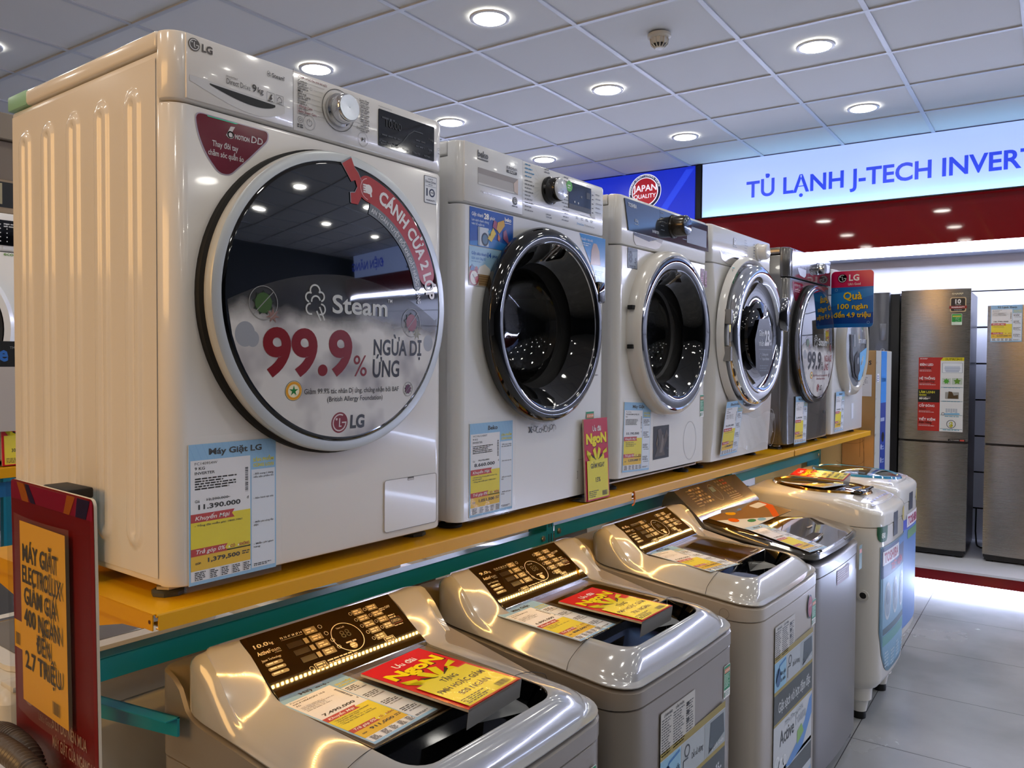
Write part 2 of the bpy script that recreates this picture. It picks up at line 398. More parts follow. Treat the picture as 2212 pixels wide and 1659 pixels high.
# ------------------------------------------------------------------ front loading washers on the shelf
def planfront(x0, x1, yb, r, n=7):
    P = [(x1, yb)] if yb > r else []
    P = [(x1, yb)]
    P += [(x1-r+r*math.cos(math.radians(-90*i/n)), r+r*math.sin(math.radians(-90*i/n))) for i in range(n+1)]
    P += [(x0+r+r*math.cos(math.radians(-90-90*i/n)), r+r*math.sin(math.radians(-90-90*i/n))) for i in range(n+1)]
    P += [(x0, yb)]
    return P
def feet(t, xs, ys, m_stem, m_pad, h=.02, r=.026, hexa=False):
    for x in xs:
        for y in ys:
            b = B(); b.lathe([(.011, 0), (.011, -h+.008)], (x, y, 0), 'z', 12, m_stem)
            if hexa: b.lathe([(.018, -.004), (.02, -.006), (.02, -.010), (.018, -.012)], (x, y, 0), 'z', 6, m_stem, (True, True))
            b.lathe([(r*.8, -h+.009), (r, -h+.006), (r, -h+.0003)], (x, y, 0), 'z', 8 if hexa else 20, m_pad, (True, True))
            b.build('foot', t, smooth=30)
def cabinet(t, W, H, D, ys, m, ribs=(), rib_r=.026, zr=(.05, .755), lid_m=None, lid_h=.03, green=False):
    zt = H-lid_h
    b = B(); b.box(.002, W-.002, ys, D, 0, zt-.001, .006, 2, m)
    if ribs:                                       # pressed ribs in the left side sheet
        zs = [0.012+i*(zt-.024)/150 for i in range(151)]; yy = [ys+.006+i*(D-ys-.012)/200 for i in range(201)]
        def fn(i, j):
            y, z = yy[i], zs[j]; d = 9.
            for c in ribs: d = min(d, abs(math.hypot(y-c, z-min(max(z, zr[0]+rib_r), zr[1]-rib_r))-rib_r*.55)-rib_r*.45)
            k = min(max(-d/.006, 0), 1); k = k*k*(3-2*k)
            return (.0015-.0042*k + .0025, y, z)
        b2 = B(); b2.grid(lambda i, j: (lambda p: (p[0]-.0035, p[1], p[2]))(fn(i, j)), 201, 151, m); b2.build('side_sheet', t, smooth=60)
    b.build('cabinet', t)
    b = B(); b.box(-.001, W+.001, ys+.002, D+.008, zt+.0015, H, .005, 3, lid_m or m); o = b.build('top_lid', t)
    if green:
        b = B(); b.box(-.0022, .05, D-.072, D+.0092, zt+.001, H+.0008, .004, 2, mat('green_tape', '8fc4ae', .35)); lbl(b.build('tape', t), 'pale green tape over the back corner of the lid')
def frontplan(t, name, W, z0, z1, yb, r, m, bottom_r=0, mtop=None):
    P = planfront(0, W, yb, r); b = B(); n = 6
    rings = []
    def ring(z, inset):
        return [(x*(1-2*inset/W)+inset, y+(inset if y < yb-.004 else 0), z) for x, y in P]
    e = .006
    rings = [ring(z0, e*.9), ring(z0+e*.35, e*.25), ring(z0+e, 0), ring(z1-e, 0), ring(z1-e*.3, e*.3), ring(z1, e)]
    b.loft(rings, m); return b.build(name, t, smooth=40)
def door_disc(t, c, prof, m, name, seg=96, cap=(False, False)):
    b = B(); b.lathe([(r, h) for r, h in prof], c, 'y', seg, m, cap); return b.build(name, t, smooth=40)
def dome_warp(c, y0, sag, R):
    def wp(u, v, n):
        r2 = (u*u+v*v)/(R*R); return (c[0]+u, y0-sag*(1-r2)-n, c[1]+v)
    return wp
def star(u, v, r, k=5, q=.45, rot=PI/2):
    return [(u+(r if i % 2 == 0 else r*q)*math.cos(rot+PI*i/k), v+(r if i % 2 == 0 else r*q)*math.sin(rot+PI*i/k)) for i in range(2*k)]
def energy_label(t, x, z, y=-.0005, w=.04, h=.075, name='energy_label', U=None, V=None, N=None):
    a = Art(); a.rr(0, 0, w, h, .003, 'f4f4f0', 1); a.rect(.0015, h*.26, w-.0015, h-.0015, '0c8a5c', 2)
    a.rect(w*.1, h*.77, w*.9, h*.91, 'e08a70', 3)
    for i in range(4): a.poly(star(w*(.2+.2*i), h*.84, h*.045), 'fff2d0', 4)
    a.bars(w*.1, h*.73, w*.8, h*.022, 9, 'd8f0e2', 2.1, 3); a.bars(w*.3, h*.2, w*.6, h*.025, 3, '8aa89a', 2, 3); a.rect(w*.08, h*.05, w*.22, h*.2, '3a8a6a', 3)
    return lbl(a.build(name, t, (x, y, z), U or (1, 0, 0), V or (0, 0, 1)), 'green energy rating label')
def knob(t, c, r, depth, m_side, m_face, name='dial', tilt=False):
    x, z = c
    b = B(); b.lathe([(r, -.0005), (r, -.006), (r*.88, -.009), (r*.86, -depth+.004), (r*.8, -depth)], (x, 0, z), 'y', 48, m_side, (True, False))
    b.lathe([(r*.8, -depth), (r*.76, -depth-.001), (.0008, -depth-.0005)], (x, 0, z), 'y', 48, m_face, (False, False)); return b.build(name, t, smooth=40)

# ---------------- the nearest washer: white, mirrored door with a steam sticker
FL = 'front load washers on the yellow shelf'
t = thing('front_load_washer', 'nearest white washer with mirrored door reading 99.9% and a blue price sheet', 'washing machine', (0, 0, Z0), 0, FL)
W, H = .6, .83
cabinet(t, W, H, .55, .032, WHITE, ribs=(.104, .202, .300, .396, .488), rib_r=.025, lid_h=.028, green=True)
frontplan(t, 'front_panel', W, 0, .7245, .031, .03, WHITE)
frontplan(t, 'control_panel', W, .7275, H-.0005, .031, .03, WHITE)
feet(t, (.03, .57), (.06, .5), STEEL, mat('foot_pad', '4a4a40', .5), hexa=True)
# detergent drawer with scooped grip
b = B(); b.box(.026, .2185, -.0022, .006, .7305, .8265, .002, 2, WHITE)
dr = b.build('detergent_drawer', t)
sc = []; N = 26
b = B()
for j in range(9):
    row = []
    for i in range(N+1):
        s = i/N; q = j/8
        top = .7655-.0035*s; dpt = .019*(math.sin(PI*min(1, s*1.12+.02))**.6)*(1 if s < .88 else max(0, (1-s)/.12)**.5)
        lowz = .7655-.040*math.sin(PI*min(1, .08+s*.86))**.7*(.35+.65*s)-.003
        row.append((.031+.170*s, -.0026+ (dpt*math.sin(PI*.5*(1-q))*1.0 if j < 8 else 0), top+(lowz-top)*q))
    sc.append(row)
b.grid(lambda i, j: (sc[j][i][0], -.0027, sc[j][i][2]), N+1, 9, mat('grip_shade', 'd6d4d2', .2)); b.build('grip_scoop', dr)  # the scoop is flat, its soft shade put into a greyer white
a = Art(); P = []
for i in range(21): s = i/20; P.append((.064+.118*s, .7615-.003*s))
for i in range(21): s = 1-i/20; P.append((.064+.118*s, .7615-.003*s-.0165*math.sin(PI*(.02+.96*s))**.6*(.45+.55*s)))
a.poly(P, '0c0a08', 1); lbl(a.build('grip_slot', dr, (0, -.003, 0), X, Zv), 'finger slot with its shade painted dark')
a = Art(); g = '55504c'
lg_face(a, .0385, .8115, .0095, 'e8e6e2', g); a.text('LG', .051, .8055, .0105, g, bold=.035)
a.text('Steam', .1755, .8025, .0068, '3f3d3c', bold=.012); a.text('TM', .1965, .807, .002, '3f3d3c')
for p in ((.169, .808), (.1715, .8055), (.1685, .804)): a.ring(p[0], p[1], .0026, .0005, '5a5856', 3)
a.text('inverter', .092, .7795, .0036, '77736f', sx=1.25, bold=0); a.text('Direct Drive', .0925, .7695, .0082, '4b4947', bold=.0, width=.0425); a.text('9', .1385, .7695, .0118, '3b3937', bold=.01); a.text('kg', .1485, .7705, .0085, '4b4947')
for x in (.166, .1835):
    a.ring(x+.0065, .7695, .0001, .0001, g, 3)
    a.line([(x, .762), (x+.014, .762), (x+.014, .7765), (x, .7765), (x, .762)], .0005, '6a6866')
a.poly([(.170, .7655), (.1735, .774), (.1765, .7745), (.1745, .770), (.1765, .7675), (.1735, .7645)], g, 3); a.bars(.168, .764, .010, .0012, 1, g)
a.line([(.1865, .766), (.1865, .7705), (.1905, .7742), (.1945, .7705), (.1945, .766), (.1895, .766)], .0009, g); a.bars(.1855, .764, .010, .0008, 1, g)
a.build('printed_markings', dr, (0, -.0026, 0), X, Zv)
a = Art(); g, rd = '4a4846', '7c2a3a'
a.text('STEAM CYCLE Chu trình hơi nước', .2285, .818, .0036, rd, width=.062, bold=.02)
L = [('Cotton', .8110), ('Cotton+', .8030), ('Mix', .7945), ('Easy Care', .7865), ('Duvet', .778), ('Allergy Care', .7695), ('Baby Steam Care', .761)]
for i, (s, z) in enumerate(L):
    c = rd if i > 4 else g
    a.text(s, .2285 if i < 5 else .2305, z, .0042, c, bold=.016, width=[.019, .022, .0105, .026, .0165, .028, .037][i]); a.bars(.2285 if i < 5 else .2305, z-.0012, .022, .0018, 1, '8a8684', short=.2, seed=i)
    a.line([([.249, .262, .241, .256, .247, .262, .269][i], z+.002), (.2755+.003*abs(i-3), z+.002)], .0004, '8a8684')
a.line([(.2285, .772), (.2285, .757)], .0006, rd); a.ring(.2555, .805, .0026, .0004, g, 3)
for i, s in enumerate(('Sports Wear', 'Gentle Care', 'Dark Wash', 'Stain Care', 'Silent Wash', 'Quick 30', 'Download Cycle')):
    z = .8145-.0085*i
    a.text(s, .3885, z, .0042, g, 'r', .016, width=[.024, .0235, .022, .0205, .022, .016, .03][i]); a.bars(.368, z-.0012, .0195, .0018, 1, '8a8684', short=.1, seed=i+9)
    a.line([(.3475-.002*abs(i-2.5), z+.002), ([.3625, .363, .365, .366, .365, .371, .3565][i], z+.002)], .0004, '8a8684')
a.ring(.3165, .7845, .0365, .0011, '3c3a38', 2, n=64)
for c, r in (((.2525, .7475), .0125), ((.3735, .7465), .0125)): a.ring(c[0], c[1], r, .0007, '8e8a86', 2)
a.ring(.2525, .7475, .0058, .0008, g, 3, a0=110, a1=430); a.rect(.2521, .7485, .2529, .7545, g, 3)
a.poly([(.3705, .7425), (.3755, .7465), (.3705, .7505)], g, 3); a.rect(.3762, .7425, .3772, .7505, g, 3); a.rect(.3782, .7425, .3792, .7505, g, 3)
a.ring(.2335, .7485, .0055, .0006, g, 3); a.ring(.2335, .7485, .0025, .0006, g, 3); a.bars(.2275, .741, .0125, .0022, 2, g, 1.6, seed=4)
a.text('10 Year Warranty Inverter Direct Drive', .4115, .8165, .0017, g, width=.034)
a.ring(.5765, .7715, .003, .0005, g, 3); a.rect(.574, .762, .579, .7632, g, 3)
a.build('printed_markings', t, (0, -.0006, 0), X, Zv)
a = Art(); a.rect(.219, .7285, .2198, .8295, '55504a', 1); a.build('panel_joint', t, (0, -.0004, 0), X, Zv)
knob(t, (.3165, .7845), .0285, .03, CHROME, mat('brushed_cap', 'c6cbd2', .25, metal=1))
b = B(); b.prism(rrect(.412, .7445, .563, .8125, .002), lambda p, q: (p[0], -.0003-.0012*q, p[1]), BLACKG); ds = b.build('display', t)
a = Art(); gg = '2c2f33'
a.text('10:00', .43, .783, .014, '2a2b2c', bold=0); a.bars(.42, .8, .05, .0035, 1, gg, seed=2); a.bars(.42, .768, .05, .003, 2, gg, 4); a.line([(.455, .752), (.475, .765), (.49, .782), (.505, .792), (.53, .792)], .002, gg)
for i, s in enumerate(('Rinse+', 'Easy Start', 'Timer', 'Delay End', 'Add Item')): a.text(s, .416+.029*i, .7485, .004, '5a5d60', width=.018)
a.text('Temp.', .545, .783, .0045, '505356', bold=0); a.text('Spin', .545, .763, .0045, '505356'); a.bars(.51, .777, .03, .0028, 2, gg, 4)
a.build('display_print', ds, (0, -.0016, 0), X, Zv)
# maroon corner sticker
a = Art()
cor = [(.041, .714), (.169, .7125), (.168, .699), (.132, .662), (.099, .6305), (.081, .6305), (.059, .655), (.046, .684)]
def rounded(P, r=.006, n=5):
    Q = []
    for i in range(len(P)):
        p0, p, p1 = Vector(P[i-1]), Vector(P[i]), Vector(P[(i+1) % len(P)])
        d0, d1 = (p0-p), (p1-p); q = min(r, d0.length/2.1, d1.length/2.1); A, C = p+d0.normalized()*q, p+d1.normalized()*q
        for k in range(n+1): s = k/n; Q.append(tuple(A*(1-s)**2+p*2*s*(1-s)+C*s*s))
    return Q
a.poly(rounded([(p[0]+dx, p[1]+dz) for p, dx, dz in zip(cor, (-.002, .0025, .0025, .0018, .001, -.001, -.0018, -.0022), (.0015, .0015, -.001, -.0015, -.002, -.002, -.0012, -.001))], .014), 'bfb4c4', 1)
a.poly(rounded(cor, .013), '6e0f26', 2); a.poly([(.06, .7132), (.115, .7129), (.11, .7115), (.062, .7118)], '3fd6a8', 3)
a.poly([(.0925, .6905), (.1005, .7055), (.1085, .7065), (.1035, .698), (.107, .694), (.104, .6885), (.097, .687)], 'd8d2d0', 4)
a.ring(.1005, .6925, .0058, .0022, 'd8d2d0', 4)
a.text('MOTION', .1085, .6885, .0068, 'd8d2d0', bold=.03, width=.026); a.text('DD', .1375, .689, .0105, 'd8d2d0', bold=.01, ital=.12)
a.text('Thay đôi tay', .069, .6695, .0085, 'd8d2d0', width=.045, bold=.014); a.text('chăm sóc quần áo', .062, .655, .0085, 'd8d2d0', width=.062, bold=.014)
a.build('corner_sticker', t, (0, -.0004, 0), X, Zv, rough=.12)
a = Art(); a.rr(.5355, .659, .572, .713, .002, '2a3350', 1); a.rr(.5365, .66, .571, .712, .0015, 'eef0f4', 2)
a.text('INVERTER', .5535, .706, .0022, '2a3350', 'c'); a.text('Direct Drive', .5535, .6995, .0045, '2a3350', 'c', width=.03, bold=.01); a.text('MOTOR', .5535, .695, .0022, '2a3350', 'c'); a.rect(.539, .6925, .569, .693, '2a3350', 3)
a.text('1', .541, .674, .0135, '2a3350', bold=.05); a.ring(.5575, .6805, .0083, .003, '2a3350', 3); a.text('YEAR', .5575, .6795, .0026, '2a3350', 'c', .02); a.text('WARRANTY', .5535, .6635, .003, '2a3350', 'c', width=.026, bold=.02)
a.build('warranty_sticker', t, (0, -.0004, 0), X, Zv)
# filter flap
b = B(); P = rrect(.4285, .0155, .5735, .1155, .006)
b.prism(P, lambda p, q: (p[0], -.0002-.0016*q, p[1]), WHITE); fl = b.build('filter_flap', t)
a = Art(); a.ring(0, 0, 0.1, 0.1, '000000', 0, n=4) if False else None
for (p, q) in zip(P, P[1:]+P[:1]): a.line([p, q], .0011, '8d8985', 1)
a.rr(.4905, .109, .5075, .1155, .001, '6a655f', 1); a.rect(.4915, .1095, .5065, .1128, 'c9c5bf', 2); a.build('flap_seam', fl, (0, -.0019, 0), X, Zv)
# door
m_film = mat('printed_film', 'b9b6b2', .28)
nt = m_film.node_tree; bs = nt.nodes['Principled BSDF']
tc = nt.nodes.new('ShaderNodeTexCoord'); no = nt.nodes.new('ShaderNodeTexNoise'); no.inputs['Scale'].default_value = 9; no.inputs['Detail'].default_value = 6
sx = nt.nodes.new('ShaderNodeSeparateXYZ'); nt.links.new(tc.outputs['Object'], sx.inputs[0]); nt.links.new(tc.outputs['Object'], no.inputs['Vector'])
m1 = nt.nodes.new('ShaderNodeMath'); m1.operation = 'MULTIPLY_ADD'; nt.links.new(no.outputs['Fac'], m1.inputs[0]); m1.inputs[1].default_value = .10; nt.links.new(sx.outputs['Z'], m1.inputs[2])
mr = nt.nodes.new('ShaderNodeMapRange'); mr.inputs[1].default_value = .478; mr.inputs[2].default_value = .445; mr.inputs[3].default_value = .06; mr.inputs[4].default_value = 1
nt.links.new(m1.outputs[0], mr.inputs[0]); nt.links.new(mr.outputs[0], bs.inputs['Alpha'])
n2 = nt.nodes.new('ShaderNodeTexNoise'); n2.inputs['Scale'].default_value = 14; rp = nt.nodes.new('ShaderNodeValToRGB'); nt.links.new(tc.outputs['Object'], n2.inputs['Vector'])
rp.color_ramp.elements[0].color = (*lin('8f8a8e'), 1); rp.color_ramp.elements[0].position = .3; rp.color_ramp.elements[1].color = (*lin('d6d3cf'), 1); rp.color_ramp.elements[1].position = .55
nt.links.new(n2.outputs['Fac'], rp.inputs[0]); nt.links.new(rp.outputs[0], bs.inputs['Base Color'])
def mirror_door(t, c, num_col, txt_col, m_ring, banner=True):
    door_disc(t, c, [(.262, .0), (.262, -.012), (.256, -.016)], DARKGAP, 'door_gasket')
    door_disc(t, c, [(.252, -.002), (.2575, -.020), (.2578, -.030), (.2562, -.0355), (.253, -.0372), (.2405, -.0372), (.2395, -.034)], m_ring, 'door_ring', 128)
    dg = door_disc(t, c, [(.241, -.0345), (.236, -.0385), (.2345, -.0388)], BLACKG, 'door_bezel', 128)
    rings = [(.2350*q, -.0388-.010*(1-q*q)) for q in (1, .9, .8, .7, .6, .5, .4, .3, .2, .1, .003)]
    gl = door_disc(t, c, rings, MIRRORG, 'door_glass', 128)
    WP = dome_warp((c[0], c[2]), -.0391, .010, .235)
    b = B()
    def film(i, j):
        u = -.232+.464*i/60; top = .045-.062*(u/.232)**2-.008*u/.232
        lo = -math.sqrt(max(.2325**2-u*u, 0)); hi = min(max(top, lo), math.sqrt(max(.2325**2-u*u, 0))); hi = max(hi, lo)
        return WP(u, lo+(hi-lo)*j/40, .0006)
    b.grid(film, 61, 41, m_film); lbl(b.build('steam_sticker', gl, smooth=80), 'misty white sticker covering the lower door')
    a = Art(.00025); dk, rd = txt_col, num_col
    o = lambda x, z: (x-c[0], z-c[2])
    a.text('Steam', *o(.262, .424), .030, 'c6c8c4', bold=.018, width=.128, layer=4, res=4); a.text('TM', *o(.391, .449), .006, 'c6c8c4', layer=4, bold=.01)
    for (x, z, r, s0, s1) in ((.226, .458, .011, -20, 200), (.215, .447, .009, 60, 260), (.237, .449, .009, -80, 120), (.2275, .441, .010, 10, 190), (.217, .428, .010, 90, 290), (.238, .428, .010, -110, 90)): a.ring(*o(x, z), r, .0028, 'c6c8c4', 4, a0=s0, a1=s1, n=24)
    a.line([o(.229, .425), o(.238, .409)], .003, 'c6c8c4', 4); a.line([o(.235, .432), o(.2455, .410)], .003, 'c6c8c4', 4)
    a.text('99.9', *o(.1285, .3215), .0705, rd, bold=.035, width=.178, layer=4, res=6); a.text('%', *o(.3105, .3165), .036, rd, bold=.0, width=.031, layer=4, res=4)
    a.text('NGỪA DỊ', *o(.357, .354), .027, dk, bold=.022, width=.128, layer=4, res=4); a.text('ỨNG', *o(.356, .3145), .029, dk, bold=.022, width=.068, layer=4, res=4)
    a.text('Giảm 99.9% tác nhân Dị ứng, chứng nhận bởi BAF', *o(.2075, .2875), .0085, dk, bold=.004, width=.217, layer=4); a.text('(British Allergy Foundation)', *o(.319, .2735), .0085, dk, 'c', .004, width=.128, layer=4)
    lg_face(a, *o(.284, .2365), .018, 'd8c8c4', '7c0f18', 4); a.text('LG', *o(.308, .226), .0215, '2c2a2a', bold=.04, width=.033, layer=4, res=4)
    q = o(.187, .2935); a.disc(*q, .0165, '2a3a20', 3); a.disc(*q, .0157, 'f2e6c0', 4); a.ring(*q, .015, .0042, 'e09a18', 5); a.poly(star(q[0], q[1], .009, 5, .35), '1f7a30', 5)
    def germ(x, z, r, col, sp):
        p = o(x, z); a.ring(*p, r, .0012, '8d8d8a', 5, ry=r*1.05); a.poly(star(p[0], p[1], r*.78, 9, .7), '1f2a1c', 4); a.disc(*p, r*.58, col, 5, ry=r*.63); a.line([(p[0]-r*.7, p[1]-r*.72), (p[0]+r*.7, p[1]+r*.72)], .0014, '8d8d8a', 6)
        if sp: a.poly(star(p[0]+r*.65, p[1]-r*.75, r*.5, 7, .4), sp, 5)
    germ(.129, .4325, .0255, '3d5a2a', '8a6a62'); germ(.455, .415, .0255, '7a2a2e', '8a8872'); germ(.450, .2905, .013, '5a1a38', None)
    for x, z, r in ((.098, .383, .017), (.111, .376, .011), (.505, .378, .014)): a.disc(*o(x, z), r, '9a9da3', 3, ry=r*1.15)
    a.build('sticker_print', gl, (0, 0, 0), X, Zv, WP, rough=.3)
    if not banner: return gl
    a = Art(.0003)
    def band(r0, r1, a0, a1, col, layer, n=40):
        V, F = [], []
        for i in range(n+1):
            q = math.radians(a0+(a1-a0)*i/n); V += [(r0*math.cos(q), r0*math.sin(q)), (r1*math.cos(q), r1*math.sin(q))]
        for i in range(n): F.append((2*i, 2*i+2, 2*i+3, 2*i+1))
        a.items.append((V, F, col, layer))
    band(.166, .186, 74, 14, '6d737a', 3); band(.186, .2325, 77, 19, 'a8141c', 3)
    for q, r, rad, col in ((77, .2092, .0232, 'a8141c'), (19, .2092, .0232, 'a8141c'), (14, .176, .010, '6d737a')): a.disc(r*math.cos(math.radians(q)), r*math.sin(math.radians(q)), rad, col, 3.2)
    a.text('CÁNH CỬA 2 LỚP', 0, 0, .0235, 'e8e4e4', bold=.035, layer=4.5, width=None, sx=.80, arc=(.1985, math.radians(69)), res=3)
    a.text('AN TOÀN TUYỆT ĐỐI KHI GIẶT NƯỚC NÓNG', 0, 0, .0085, 'd8dade', bold=.015, layer=4.5, sx=.80, arc=(.1715, math.radians(72.5)), res=2)
    hx, hz = .209*math.cos(math.radians(76.5)), .209*math.sin(math.radians(76.5))
    a.disc(hx, hz, .0085, 'e8e4e4', 5)
    for k in range(4): a.line([(hx-.013, hz+.0065-.0042*k), (hx, hz+.0065-.0042*k)], .003, 'e8e4e4', 5)
    a.line([(hx+.004, hz-.004), (hx+.005, hz-.013)], .004, 'e8e4e4', 5); a.ring(hx, hz, .0195, .0012, 'e8b4b4', 5, a0=100, a1=260)
    ar = [(-.012, .235), (-.022, .246), (.018, .262), (.012, .240), (.017, .236), (.029, .214), (.030, .196), (.018, .186), (.012, .170), (.026, .172), (.040, .178), (.046, .196), (.042, .216), (.026, .226), (.010, .207)]
    ar = [(-.010, .238), (.012, .252), (.018, .236), (.026, .228), (.034, .212), (.034, .192), (.022, .172), (.006, .172), (.006, .190), (.016, .192), (.022, .202), (.018, .214), (.009, .210)]
    a.poly([(p[0]*1.08-.002, p[1]*1.012-.001) for p in ar], '8a8f96', 3.6); a.poly(ar, 'a8141c', 4)
    a.build('banner_sticker', gl, (0, 0, 0), X, Zv, WP, rough=.3)
mirror_door(t, (.301, 0, .4435), '7a0c10', '1c1a1a', mat('door_ring_silver', 'c3c8ca', .3, metal=.25))
def hollow_cabinet(t, W, H, D, ys, m, lid_h=.03, lid_m=None):
    zt = H-lid_h; b = B(); k = .004
    b.box(.002, .002+k, ys, D, 0, zt-.001, m=m); b.box(W-.002-k, W-.002, ys, D, 0, zt-.001, m=m)
    b.box(.002+k, W-.002-k, D-k, D, 0, zt-.001, m=m); b.box(.002+k, W-.002-k, ys, D-k, 0, k, m=m); b.box(.002+k, W-.002-k, ys, D-k, zt-.001-k, zt-.001, m=m)
    b.build('cabinet', t)
    b = B(); b.box(-.001, W+.001, ys+.002, D+.008, zt+.0015, H, .005, 3, lid_m or m); b.build('top_lid', t)
def front_hole(t, W, z0, z1, yb, r, c, R, m, n=7):
    b = B(); P = planfront(0, W, yb, r, n); k = n+2
    for Q in (P[:k], P[k:]): b.loft([[(x, y, z0) for x, y in Q], [(x, y, z1) for x, y in Q]], m, False, (False, False))
    b.plate_hole(r, W-r, z0, z1, c[0], c[1], R, 0, 72, m)
    b.poly([(x, y, z0) for x, y in P], m); b.poly([(x, y, z1) for x, y in P], m)
    b.lathe([(R, 0), (R-.004, .028)], (c[0], 0, c[1]), 'y', 72, m)
    return b.build('front_panel', t, smooth=40)
m_drum = bump(mat('drum_steel', '77777a', .32, metal=1), 90, .6, 1, .004)
m_bowl = mat('tinted_bowl', '0b0c0c', .03, alpha=.42, coat=1)
m_gask = mat('grey_gasket', '2c2c2e', .5)
def drum(t, c, R):
    x, z = c
    door_disc(t, (x, 0, z), [(R, .024), (R-.03, .05), (R-.03, .07), (R+.04, .085)], m_gask, 'gasket', 64)
    b = B(); b.lathe([(R+.04, .086), (R+.042, .38), (.001, .40)], (x, 0, z), 'y', 64, m_drum)
    d = b.build('drum', t, smooth=30)
    for k in range(3):
        q = 2*PI*k/3+.6; b = B(); cx, cz = x+(R+.02)*math.cos(q), z+(R+.02)*math.sin(q)
        b.tube([(cx, .12, cz), (cx, .34, cz)], [.03, .022], 10, mat('paddle_grey', '55565a', .35)); b.build('paddle', d)
def print_rows(a, u, v, n, dv, L, col='6f7073', h=.0028, r='l', seed=0):
    for i in range(n):
        wd = L*(.6+.4*((i*7+seed) % 5)/4); a.bars(u if r == 'l' else u-wd, v-i*dv, wd, h, 1, col, seed=i+seed, short=0)

# ---------------- second washer: white, glossy black see-through door, blue adverts
t = thing('front_load_washer', 'second white washer from the left with wide glossy black see-through door and blue advert stickers', 'washing machine', (.64, 0, Z0), 0, FL)
m2 = mat('white_enamel_cool', 'e4e5e6', .18, coat=.3)
W, H = .6, .81
hollow_cabinet(t, W, H, .52, .032, m2, .032)
cc = (.302, .43)
front_hole(t, W, 0, .6755, .031, .022, cc, .205, m2)
frontplan(t, 'control_panel', W, .679, H, .031, .022, m2)
feet(t, (.045, .555), (.06, .46), mat('foot_white', 'd8d6d0', .4), RUBBER, h=.02, r=.027)
drum(t, cc, .17)
door_disc(t, (cc[0], 0, cc[1]), [(.224, .0), (.2305, -.012), (.231, -.024), (.224, -.036), (.213, -.041), (.199, -.0405), (.193, -.036)], BLACKG, 'door_frame', 96)
door_disc(t, (cc[0], 0, cc[1]), [(.193, -.036), (.1915, -.034)], CHROME, 'trim_ring', 96)
door_disc(t, (cc[0], 0, cc[1]), [(.1915, -.034), (.178, -.018), (.160, .004), (.150, .012)], BLACKG, 'door_funnel', 96)
door_disc(t, (cc[0], 0, cc[1]), [(.150, .012), (.146, .035), (.13, .07), (.10, .095), (.05, .105), (.002, .107)], m_bowl, 'glass_bowl', 72)
b = B(); b.box(.497, .528, -.043, -.03, .495, .55, .004, 2, BLACKG); b.build('door_handle', t)
# drawer, dial, display
b = B()
def pocket(b, x0, x1, z0, z1, d, m, y0=-.0022, slope=.6):
    b.poly([(x0, y0, z1), (x1, y0, z1), (x1, d, z1-.004), (x0, d, z1-.004)], m); b.poly([(x0, y0, z0), (x1, y0, z0), (x1, d*slope, z0+.012), (x0, d*slope, z0+.012)], m)
    b.poly([(x0, d, z1-.004), (x1, d, z1-.004), (x1, d*slope, z0+.012), (x0, d*slope, z0+.012)], m)
b.box(.016, .222, -.0022, .004, .682, .8085, .002, 2, m2); dr = b.build('detergent_drawer', t)
a = Art(); a.rect(.06, .7245, .2025, .760, 'b9b5b2', 1); a.poly([(.06, .7602), (.2025, .7602), (.2025, .7555), (.185, .748), (.06, .748)], '9b9491', 2); a.poly([(.2025, .7602), (.2025, .7245), (.188, .730), (.186, .748)], 'd9c6ba', 3); a.rect(.06, .7245, .188, .7285, 'd6d4d2', 3)  # flat recess: shaded roof, lit side and lit lip painted as tones
lbl(a.build('painted_recess', dr, (0, -.0024, 0), X, Zv, rough=.25), 'flat grip with the shade and light of a recess painted on')
a = Art(); g = '4c4d50'
a.text('beko', .0575, .783, .0135, g, bold=.03, width=.036); a.rect(.0575, .7775, .0935, .7797, g, 3)
a.text('EUROPEAN', .160, .777, .006, g, width=.038, bold=.01); a.rr(.160, .7685, .198, .7745, .001, g, 2); a.text('QUALITY', .179, .7698, .0036, 'f0f0f0', 'c', .03, width=.026)
a.text('9 kg | 1200 rpm | A+++ | 5', .068, .708, .0042, '6d6e70', width=.07, bold=.006)
a.disc(.192, .709, .0085, g, 2, ry=.009); a.ring(.192, .71, .006, .001, 'e8e8e8', 3); a.ring(.192, .709, .003, .001, 'e8e8e8', 3); a.bars(.18, .698, .022, .0025, 1, g)
a.build('printed_markings', dr, (0, -.0026, 0), X, Zv)
a = Art()
a.rect(.2225, .681, .2232, .809, '8c8c8e', 1)
print_rows(a, .232, .803, 4, .009, .036, '3f8fc0', .0026); print_rows(a, .232, .766, 9, .0085, .036, '808285', .0026, seed=2); print_rows(a, .415, .803, 4, .009, .03, '808285', .0026, 'r', 1); print_rows(a, .416, .765, 9, .0085, .03, '808285', .0026, 'r', 3)
print_rows(a, .31, .806, 2, .006, .03, '808285', .0024); print_rows(a, .32, .70, 2, .006, .03, '808285', .0024)
for i in range(7): a.line([(.27, .801-.012*i), (.2885, .785-.007*i)], .0003, '9a9c9f'); a.line([(.376, .801-.012*i), (.362, .785-.007*i)], .0003, '9a9c9f')
a.disc(.418, .783, .0135, '57b83a', 4); a.bars(.41, .786, .016, .003, 2, 'e8f8e0', 2, 5)
a.rect(.5225, .722, .541, .789, 'd7d8da', 2)
for i in range(5): a.rect(.525, .778-.0115*i, .5335, .7805-.0115*i, '3a3d42', 3)
print_rows(a, .546, .785, 5, .0115, .03, '9a9c9f', .0024)
a.rect(.47, .7195, .543, .7203, '2a2c30', 3)
for i in range(4): a.bars(.45+.024*i, .713, .012, .002, 2, '8c8e90', 2, seed=i)
a.text('StreamLine', .455, .6935, .0055, '3d8fc4', bold=.01, width=.032); a.text('ProSmartInverter', .492, .6935, .0055, '7d7f82', width=.048, bold=0)
